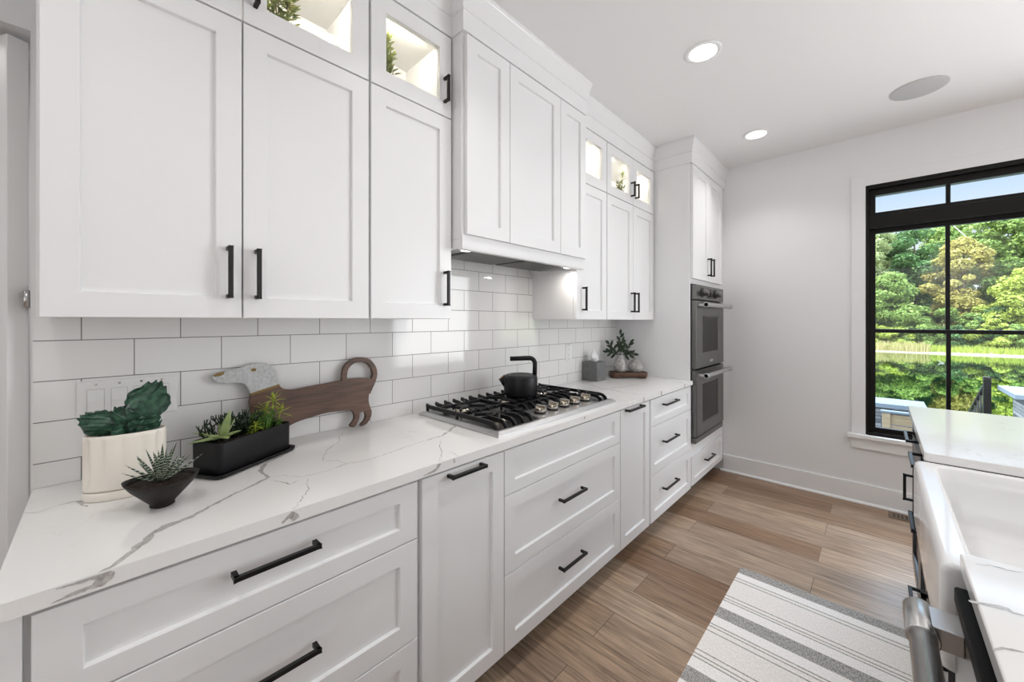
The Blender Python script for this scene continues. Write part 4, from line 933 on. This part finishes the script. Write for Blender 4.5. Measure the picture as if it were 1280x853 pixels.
# ------------------------------------------------------------------ plants and props inside the lit cabinets
def shelf_plant(name, label, c, H, R, seed, n=130, spires=5, pot=True):
    r = thing(name, label, 'potted plant', c, 'green plants inside the lit glass cabinets'); rg = random.Random(seed)
    mb = MB(); mb.lathe([(.030, 0), (.038, .004), (.042, .045), (.038, .047), (.036, .040), (.0, .038)], c, 28); mb.build('pot', 'cream', r)
    mb = MB(); top = Vector(c) + Vector((0, 0, .04)); lf = []
    for k in range(spires):
        a_ = 2 * PI * k / spires + rg.random(); hh = H * (.55 + .45 * rg.random()) if k else H; d = Vector((math.cos(a_) * R * (.35 if k else .05), math.sin(a_) * R * (.6 if k else .05), hh - .04))
        mb.tube([top, top + d * .5 + Vector((0, 0, .01)), top + d], [.003, .0025, .0015], 6)
        for i in range(n // spires):
            t_ = rg.random() ** .8; p = top + d * t_; q = rg.random() * 6.28; rr_ = R * .45 * (1.1 - t_)
            lf.append((p + Vector((math.cos(q), math.sin(q), rg.gauss(0, .4))) * rr_ * rg.random(), (math.cos(q), math.sin(q), .5 + rg.random())))
    mb.build('stems', 'stem', r)
    mb = MB()
    for p, d in lf: mb.leaf(p, d, .024 + .010 * rg.random(), .013, .2, (0, 0, -.3), 3, .1)
    mb.build('leaves', 'shelfleaf', r)
SH = 2.2225
shelf_plant('shelf_plant', 'bushy green plant behind the glass of the large double-door cabinet', (.20, .405, SH), .34, .10, 1, 300, 6)
shelf_plant('shelf_plant', 'pointed green plant behind the glass of the cabinet nearest the hood', (.20, .795, SH), .285, .10, 2, 240, 4)
shelf_plant('shelf_plant', 'small grey-green plant in the lit glass cabinet beside the oven cabinet', (.20, 2.775, SH), .285, .09, 3, 130, 3)
rb = thing('white_vase', 'round white vase behind the glass of the large double-door cabinet', 'vase', (.20, .565, SH))
mb = MB(); mb.lathe([(.032, 0), (.045, .006), (.058, .050), (.059, .085), (.048, .125), (.026, .150), (.024, .168), (.020, .168), (.020, .14), (.0, .02)], (.20, .565, SH), 40); mb.build('vase_body', 'porcelain', rb)

# ------------------------------------------------------------------ ceiling fixtures
def can(label, x, y):
    r = thing('recessed_ceiling_light', label, 'ceiling light', (x, y, CEIL), 'recessed ceiling lights')
    mb = MB(); mb.lathe([(.086, -.0005), (.086, -.004), (.080, -.007), (.066, -.006), (.060, -.001)], (x, y, CEIL), 40, cap0=False); mb.build('trim_ring', 'trim', r)
    mb = MB(); mb.lathe([(.066, -.0055), (.05, -.0058), (.0, -.006)], (x, y, CEIL), 40, cap0=False); mb.build('lens', 'lens', r)
    lamp('ceiling_can_lamp', 'AREA', (x, y, CEIL - .010), (0, 0, 0), CAN_W, CAN_C, shape='DISK', size=0.11, spread=math.radians(115))
can('round recessed ceiling light nearer the hood cabinet', .995, 2.120)
can('round recessed ceiling light nearer the far window wall', .993, 3.322)
spk = thing('ceiling_speaker', 'flat round grey speaker grille set in the ceiling near the window', 'speaker', (1.822, 3.330, CEIL))
mb = MB(); mb.lathe([(.125, -.0005), (.125, -.003), (.122, -.0045), (.06, -.006), (.0, -.0065)], (1.822, 3.330, CEIL), 48, cap0=False); mb.build('grille', 'speaker', spk)

# ------------------------------------------------------------------ rug, floor vent
rgm = MB(); rgm.prism(rrect(1.098, 1.745, .80, 2.425, .018), 'z', .0005, .008)
o = rgm.build('striped_rug', ['rug'], None, .003); tag(o, 'cream woven runner rug with charcoal stripes on the plank floor', 'rug')
fv = thing('floor_vent', 'brown slotted floor register by the baseboard under the window', 'floor vent', (1.80, 3.80, 0))
mb = MB(); mb.box(1.70, 1.98, 3.755, 3.862, .0005, .004); mb.build('vent_frame', 'bronze', fv, .001)
for k in range(11): MB().box(1.725 + k * .0205, 1.734 + k * .0205, 3.775, 3.842, .0042, .0052).build('slot', 'gap', fv)
M['ventwood'] = mat('vent_brown', (0.16, 0.11, 0.075), 0.5); [c_ for c_ in fv.children if c_.name.startswith('vent_frame')][0].data.materials[0] = M['ventwood']

# ------------------------------------------------------------------ island
IX = 1.778            # island cabinet fronts (facing the long counter)
IXT = 1.763           # countertop edge
XE = 2.75             # island far side
SY0, SY1 = 1.150, 1.934
ic = MB()
def top_piece(poly): ic.prism(poly, 'z', .884, .914)
top_piece([(IXT + .008, SY1), (IXT, SY1 + .008), (IXT, 2.945), (XE, 2.945), (XE, .10), (IXT, .10), (IXT, SY0 - .008), (IXT + .008, SY0), (2.24, SY0), (2.24, SY1)])
vi = lambda pts, w, mi: vein(ic, [onz(.914, *q) for q in pts], w, mi)
XCs = XC; XC = 9.0
vi([(1222, 706), (1240, 709), (1262, 714), (1280, 716)], .004, 2); vi([(1216, 754), (1240, 757), (1262, 764), (1280, 770)], .012, 2); vi([(1242, 811), (1258, 811), (1280, 816)], .006, 2)
XC = XCs
o = ic.build('island_countertop', ['quartz', 'vein', 'veinpale'], None, 0, fix=False); tag(o, 'white quartz island countertop cut out around the farmhouse sink', 'countertop')
bv = o.modifiers.new('bevel', 'BEVEL'); bv.width = .003; bv.segments = 3; bv.limit_method = 'ANGLE'
def shaker_w(mb, y0, y1, z0, z1, xf):
    b = MB(); shaker(b, y0, y1, z0, z1, 0.0)
    mb.add([(xf - p.x, p.y, p.z) for p in b.v], b.f, False)
def isl(name, label, y0, y1, fronts, ztop=.8835, cat='cabinet'):
    r = thing(name, label, cat, (2.1, (y0 + y1) / 2, 0), 'black island cabinets')
    mb = MB(); mb.box(IX + .021, XE - .03, y0, y1, .105, ztop); mb.box(IX + .08, XE - .05, y0, y1, 0, .105); mb.build('carcass', 'island', r)
    for (k, a, b, z0, z1, pl) in fronts:
        mb = MB(); shaker_w(mb, a, b, z0, z1, IX); d = mb.build(k, 'island', r)
        for p in (pl or ()): pull(d, (IX, p[0], p[1]), p[2], p[3], 'black', so=.043, sign=-1)
isl('island_cabinet', 'black island cabinet with drawer and door at the window end', 2.432, 2.925, [('drawer', 2.435, 2.922, .715, .8725, [(2.50, .842, .20, 'y')]), ('door', 2.435, 2.922, .115, .712, [(2.65, .567, .125, 'z')])])
isl('island_cabinet', 'black island drawer cabinet between the farmhouse sink and the window-end cabinet', 1.936, 2.430, [('drawer', 1.940, 2.428, .715, .8725, [(2.12, .836, .20, 'y')]), ('drawer', 1.940, 2.428, .418, .712, [(2.12, .600, .20, 'y')]), ('drawer', 1.940, 2.428, .115, .415, [(2.12, .30, .20, 'y')])])
isl('sink_cabinet', 'black two-door island cabinet under the farmhouse sink', 1.148, 1.934, [('door', 1.151, 1.540, .115, .640, [(1.50, .53, .142, 'z')]), ('door', 1.543, 1.932, .115, .640, [(1.585, .53, .142, 'z')])], ztop=.640)
isl('island_cabinet', 'black island cabinet beyond the dishwasher at the near end', .10, .520, [('drawer', .103, .517, .715, .8725, None), ('door', .103, .517, .115, .712, None)])
# farmhouse sink
sk = thing('farmhouse_sink', 'white fireclay apron-front sink set in the island', 'sink', (1.98, 1.542, .645))
AX = 1.737; zt = .8835; zb = .668
mb = MB()
def ringz(x0, x1, y0, y1, r, z): return [(x, y, z) for x, y in rrect(x0, x1, y0, y1, r, 6)]
SX1 = 2.255; a0, a1 = SY0 + .001, SY1 - .001
rings_ = [ringz(AX + .012, SX1, a0 + .006, a1 - .006, .012, zb), ringz(AX + .002, SX1, a0, a1, .014, zb + .006), ringz(AX, SX1, a0, a1, .014, zb + .03), ringz(AX, SX1, a0, a1, .014, zt - .020), ringz(AX + .003, SX1, a0, a1, .014, zt - .007), ringz(AX + .010, SX1 - .003, a0 + .003, a1 - .003, .014, zt), ringz(AX + .014, SX1 - .005, a0 + .005, a1 - .005, .014, zt), ringz(AX + .040, SX1 - .026, a0 + .018, a1 - .018, .038, zt),
          ringz(AX + .044, SX1 - .028, a0 + .020, a1 - .020, .040, zt), ringz(AX + .051, SX1 - .034, a0 + .026, a1 - .026, .044, zt - .006), ringz(AX + .056, SX1 - .037, a0 + .030, a1 - .030, .046, zt - .05), ringz(AX + .062, SX1 - .042, a0 + .036, a1 - .036, .050, zb + .05), ringz(AX + .085, SX1 - .06, a0 + .06, a1 - .06, .06, zb + .022)]
mb.rings(rings_, True, True, True, True); mb.build('basin', 'porcelain', sk)
mb = MB(); mb.lathe([(.045, .001), (.042, .003), (.030, .002), (.0, .0005)], (2.0, 1.542, zb + .022), 28, cap0=False); mb.build('drain', 'steel', sk)
# dishwasher
dw = thing('dishwasher', 'stainless dishwasher with thick tubular handle at the near end of the island', 'dishwasher', (2.0, .83, .1))
mb = MB(); mb.box(IX + .02, 2.38, .532, 1.136, .10, .8830); mb.build('dishwasher_body', 'gap', dw)
mb = MB(); mb.box(1.757, IX + .019, .527, 1.138, .115, .850); mb.build('door_panel', 'ovensteel', dw, .003)
mb = MB(); mb.box(1.749, IX + .019, .527, 1.072, .852, .8800); mb.build('control_strip', 'stripblack', dw, .004)
hzc = .800; hx = 1.706
mb = MB(); mb.cyl((hx, .58, hzc), (hx, 1.000, hzc), .0185, n=28); mb.build('handle_bar', 'chrome', dw)
for (y0, y1, b0_, b1_) in ((1.000, 1.098, 1.020, 1.088), (.53, .60, .54, .60)):
    mb = MB(); mb.cyl((hx, y0, hzc), (hx, y1, hzc), .0228, n=32); mb.m = 1; mb.box(hx, 1.757, b0_, b1_, hzc - .019, hzc + .019); mb.build('handle_bracket', ['chrome', 'steel'], dw, .0015)

# ------------------------------------------------------------------ outdoors
def plane(name, x0, x1, y0, y1, z, m_, t_=.1): return struct(name, MB().box(x0, x1, y0, y1, z - t_, z), m_)
PZ = -1.2
plane('patio', -8, 14, YF + .16, 7.6, -.42, 'paver', .6)
mb = MB(); mb.prism([(7.6, -.95), (10.5, -1.28), (10.5, -1.6), (7.6, -1.6)], 'x', -30, 45); struct('ground', mb, 'lawn')
struct('pond', MB().box(-45, 60, 9.4, 46.5, PZ - .3, PZ), 'pond')
mb = MB(); mb.prism([(43.6, -1.5), (44.25, PZ + .01), (44.6, PZ + .08), (45.4, PZ + .22), (45.4, -1.6)], 'x', -45, 60); struct('shore', mb, 'sand')
mb = MB(); mb.prism([(45.2, PZ + .18), (48, PZ + .7), (60, PZ + 1.4), (90, PZ + 3), (90, -2), (45.2, -2)], 'x', -60, 80); struct('bank', mb, 'lawn')

def leaf_cloud(name, blobs, n, size, m_, seed, trunk=None):
    """mesh of many small leaf quads spread over the surface of overlapping puffs"""
    g = np.random.default_rng(seed); bl = np.array(blobs); wt = bl[:, 3] * bl[:, 5]; wt = wt / wt.sum()
    idx = g.choice(len(bl), n, p=wt); d = g.normal(size=(n, 3)); d /= np.linalg.norm(d, axis=1)[:, None]
    r = (0.62 + .42 * g.random(n) ** .6)[:, None]; c = bl[idx, :3] + d * bl[idx][:, 3:6] * r
    nrm = d + g.normal(size=(n, 3)) * .55 + np.array([0, 0, .35]); nrm /= np.linalg.norm(nrm, axis=1)[:, None]
    a = np.cross(nrm, g.normal(size=(n, 3))); a /= np.linalg.norm(a, axis=1)[:, None]; b = np.cross(nrm, a)
    s = size * (.6 + .8 * g.random(n))[:, None]
    V = np.stack([c - a * s * .5, c + b * s * .33, c + a * s * .5, c - b * s * .33], 1).reshape(-1, 3)
    me = bpy.data.meshes.new(name); me.vertices.add(len(V)); me.vertices.foreach_set('co', V.ravel())
    me.loops.add(4 * n); me.loops.foreach_set('vertex_index', np.arange(4 * n)); me.polygons.add(n); me.polygons.foreach_set('loop_start', np.arange(n) * 4); me.polygons.foreach_set('loop_total', np.full(n, 4))
    me.materials.append(M[m_]); me.update(calc_edges=True); return me
def puffs(H, R, seed, z0=.18, n=26, shape='round'):
    g = random.Random(seed); out = []
    for k in range(n):
        t_ = z0 + (1 - z0) * (k + g.random()) / n
        env = math.sin(PI * min(1, max(.12, (t_ - z0) / (1 - z0) * .86 + .12))) ** .7
        if shape == 'cone': env = (1.12 - t_) * 1.0
        a = g.random() * 6.28; rad = R * env * math.sqrt(g.random()) * .95; s = R * (.15 + .17 * g.random())
        out.append((rad * math.cos(a), rad * math.sin(a), H * t_ - s * .5, s * 1.15, s * 1.15, s * .75))
    return out
def tree(label, x, y, z, H, R, m_, seed, n=7000, size=.42, trunk='bark', z0=.16, name='tree', shape='round', lean=0, bare=0, group='trees across the pond'):
    r = thing(name, label, 'tree' if name != 'shrub' else 'shrub', (x, y, z), group)
    me = leaf_cloud('crown', puffs(H, R, seed, z0, 60 if name == 'tree' else 18, shape), int(n * 2.2), size * .62, m_, seed); o = bpy.data.objects.new('crown', me); COL.objects.link(o); o.parent = r; ORG[o] = ORG[r]
    if name == 'tree':
        g = random.Random(seed + 99); mb = MB(); b = Vector((x, y, z)); tw = .16 if trunk == 'bark' else .13
        tp = b + Vector((lean, 0, H * .93)); mb.tube([b - Vector((0, 0, .3)), b + Vector((lean * .3, .05, H * .35)), b + Vector((lean * .7, 0, H * .7)), tp], [tw, tw * .8, tw * .5, .03], 8)
        for k in range(5):
            q = b.lerp(tp, .35 + .1 * k); a = g.random() * 6.28; mb.tube([q, q + Vector((math.cos(a) * R * .4, math.sin(a) * R * .4, H * .10)), q + Vector((math.cos(a) * R * .7, math.sin(a) * R * .7, H * .2))], [tw * .35, tw * .25, .02], 6)
        mb.build('trunk', trunk, r)
    return r
BZ = -.6
# the near row, left to right through the window
tree('pale olive tree across the pond at the window\'s left jamb', .6, 52, BZ + .3, 10.6, 3.4, 'fol_olive', 11, 8000, .40, z0=.04)
tree('dark green tree across the pond just left of the window\'s centre bar', 4.2, 54, BZ + .4, 10.6, 3.1, 'fol_dark', 12, 8000, .40, z0=.04)
tree('golden autumn tree across the pond right of the window\'s centre bar', 7.0, 51, BZ + .2, 8.9, 2.3, 'fol_gold', 13, 7000, .38, z0=.12)
tree('fresh green tree with pale birch trunk across the pond, right of the golden tree', 9.3, 53.5, BZ + .5, 11.4, 2.9, 'fol_green', 14, 6500, .42, trunk='birch', lean=-1.2, z0=.2)
tree('green rounded tree low in front of the dark tree across the pond', 2.6, 48.5, BZ, 6.2, 2.5, 'fol_green', 15, 6500, .36, z0=.05)
tree('tall green tree rising behind the dark and golden trees across the pond', 6.8, 60, BZ + .9, 12.2, 3.2, 'fol_green', 16, 7000, .46)
tree('dark tall tree at the right edge of the window view across the pond', 11.9, 55, BZ + .4, 11.4, 2.9, 'fol_dark', 17, 7000, .42)
tree('light olive tree standing behind the left jamb tree across the pond', 1.6, 62, BZ + 1.0, 11.5, 3.6, 'fol_olive', 18, 6000, .48)
tree('yellow-green tree in front at the right of the far bank', 9.9, 48.6, BZ, 6.0, 2.3, 'fol_bright', 19, 6000, .36, z0=.05)
for (x, y, H, R, m_, sd, lb) in ((-4.5, 55, 12, 3.6, 'fol_green', 31, 'broad green tree far left of the window view across the pond'), (14.8, 54, 12, 3.6, 'fol_green', 32, 'broad green tree just beyond the right edge across the pond'), (-9.5, 56, 12, 3.8, 'fol_dark', 33, 'dark tree furthest left across the pond'), (18.5, 56, 12, 3.8, 'fol_olive', 34, 'olive tree furthest right across the pond')):
    tree(lb, x, y, BZ + .4, H, R, m_, sd, 6000, .45)
SHR = [(.4, 48.2, 3.4, 1.7, 'fol_olive', 'olive shrub behind the bank grass near the left jamb'), (3.0, 46.6, 1.7, 1.1, 'fol_bright', 'low yellow-green shrub on the far bank in the left lower pane'), (5.4, 48.6, 3.4, 1.7, 'fol_green', 'taller green shrub on the far bank behind the centre bar'), (7.2, 48.4, 3.0, 1.5, 'fol_green', 'taller green shrub under the golden tree on the far bank'), (9.3, 46.7, 2.0, 1.2, 'fol_green', 'low green shrub on the far bank toward the right'), (8.6, 48.6, 3.4, 1.6, 'fol_dark', 'taller dark shrub behind the right end of the far bank'), (-.6, 47.2, 2.2, 1.3, 'fol_green', 'round green shrub on the far bank below the olive tree'), (1.5, 46.8, 2.0, 1.3, 'fol_bright', 'yellow-green shrub on the far bank left of centre'), (4.4, 47.0, 2.6, 1.5, 'fol_green', 'green shrub on the far bank below the dark tree'),
       (6.2, 46.9, 2.0, 1.2, 'fol_dark', 'dark low shrub on the far bank below the golden tree'), (7.9, 46.8, 2.4, 1.3, 'fol_bright', 'yellow-green shrub on the far bank right of centre'), (11.2, 47.2, 2.4, 1.4, 'fol_green', 'green shrub at the right end of the far bank'), (13.4, 47.2, 2.4, 1.5, 'fol_bright', 'yellow-green shrub beyond the right end of the far bank'), (-3, 47.4, 2.3, 1.5, 'fol_bright', 'yellow-green shrub beyond the left end of the far bank')]
for i, (x, y, H, R, m_, lb) in enumerate(SHR): tree(lb, x, y, PZ + .3, H, R, m_, 60 + i, 3000, .26, name='shrub', z0=.02, group='shrubs on the far bank')
# reeds along the far shore (uncountable)
def blades(name, n, x0, x1, y0, y1, z, h, m_, seed, lab):
    g = np.random.default_rng(seed); x = g.uniform(x0, x1, n); y = g.uniform(y0, y1, n); hh = h * (.5 + .7 * g.random(n)); w = .03; lx = g.normal(0, .10, n)
    V = np.stack([np.stack([x - w, y, np.full(n, z)], 1), np.stack([x + w, y, np.full(n, z)], 1), np.stack([x + lx, y, z + hh], 1)], 1).reshape(-1, 3)
    me = bpy.data.meshes.new(name); me.from_pydata([tuple(p) for p in V], [], [(3 * i, 3 * i + 1, 3 * i + 2) for i in range(n)]); me.materials.append(M[m_]); o = bpy.data.objects.new(name, me); COL.objects.link(o)
    tag(o, lab, 'reeds', None, 'stuff')
blades('reeds', 1500, -2.0, 4.6, 44.6, 45.8, PZ + .1, .75, 'fol_reed', 1, 'tan reeds along the far shore on the left of the view')
blades('bank_grass', 6500, -12, 22, 44.8, 46.2, PZ + .12, .55, 'fol_bright', 2, 'bright yellow-green grass along the far bank')
# patio wall, wooden chair back, stair rail and stone pier just outside the window
pw = thing('stone_wall', 'low dark ledgestone wall with slate cap outside the lower left pane', 'stone wall', (1.5, 6.3, -.42))
MB().box(.6, 1.99, 6.10, 6.42, -.419, .385).build('stone_body', 'ledge', pw); MB().box(.55, 2.03, 6.03, 6.48, .386, .435).build('cap_stone', 'slate', pw, .004)
wc = thing('outdoor_bench', 'weathered wooden slatted bench back outside the lower left pane', 'bench', (1.7, 5.2, -.42))
for x in (1.705, 2.40): MB().box(x - .030, x + .030, 5.17, 5.23, -.419, .480).build('post', 'cedar', wc, .004)
for k in range(3): MB().box(1.736, 2.369, 5.185, 5.215, .155 + k * .108, .252 + k * .108).build('slat', 'cedar', wc, .003)
MB().box(1.675, 2.43, 4.76, 5.169, .06, .10).build('seat', 'cedar', wc, .003)
for x in (1.705, 2.40): MB().box(x - .03, x + .03, 4.765, 4.825, -.419, .0595).build('leg', 'cedar', wc, .003)
MB().box(1.665, 2.44, 5.165, 5.235, .481, .500).build('top_rail', 'slate', wc, .003)
sr = thing('stair_railing', 'black metal stair railing sloping down from its post outside', 'railing', (2.58, 7.2, -.42))
MB().box(2.555, 2.615, 7.17, 7.23, -.419, .70).build('post', 'frame', sr, .003)
A0, A1 = Vector((2.585, 7.2, .64)), Vector((2.55, 9.6, -.61))
mb = MB(); mb.tube([A0, A1], .022, 4); mb.build('top_rail', 'frame', sr)
mb = MB(); mb.tube([A0 - Z * .72, A1 - Z * .60], .018, 4); mb.build('bottom_rail', 'frame', sr)
for k in range(1, 14):
    p = A0.lerp(A1, k / 14); mb = MB(); mb.cyl(p, p - Z * (.71 - .11 * k / 14), .010, n=6); mb.build('baluster', 'frame', sr)
MB().box(2.53, 2.575, 9.57, 9.63, -1.3, -.56).build('lower_post', 'frame', sr, .003)
sp_ = thing('stone_pier', 'dark ledgestone pier with pale slate cap outside at the right edge', 'stone pier', (3.2, 6.85, -.42))
MB().box(2.76, 3.70, 6.55, 7.10, -.419, .555).build('stone_body', 'ledge', sp_); MB().box(2.67, 3.80, 6.45, 7.25, .556, .605).build('cap_stone', 'slate', sp_, .004)
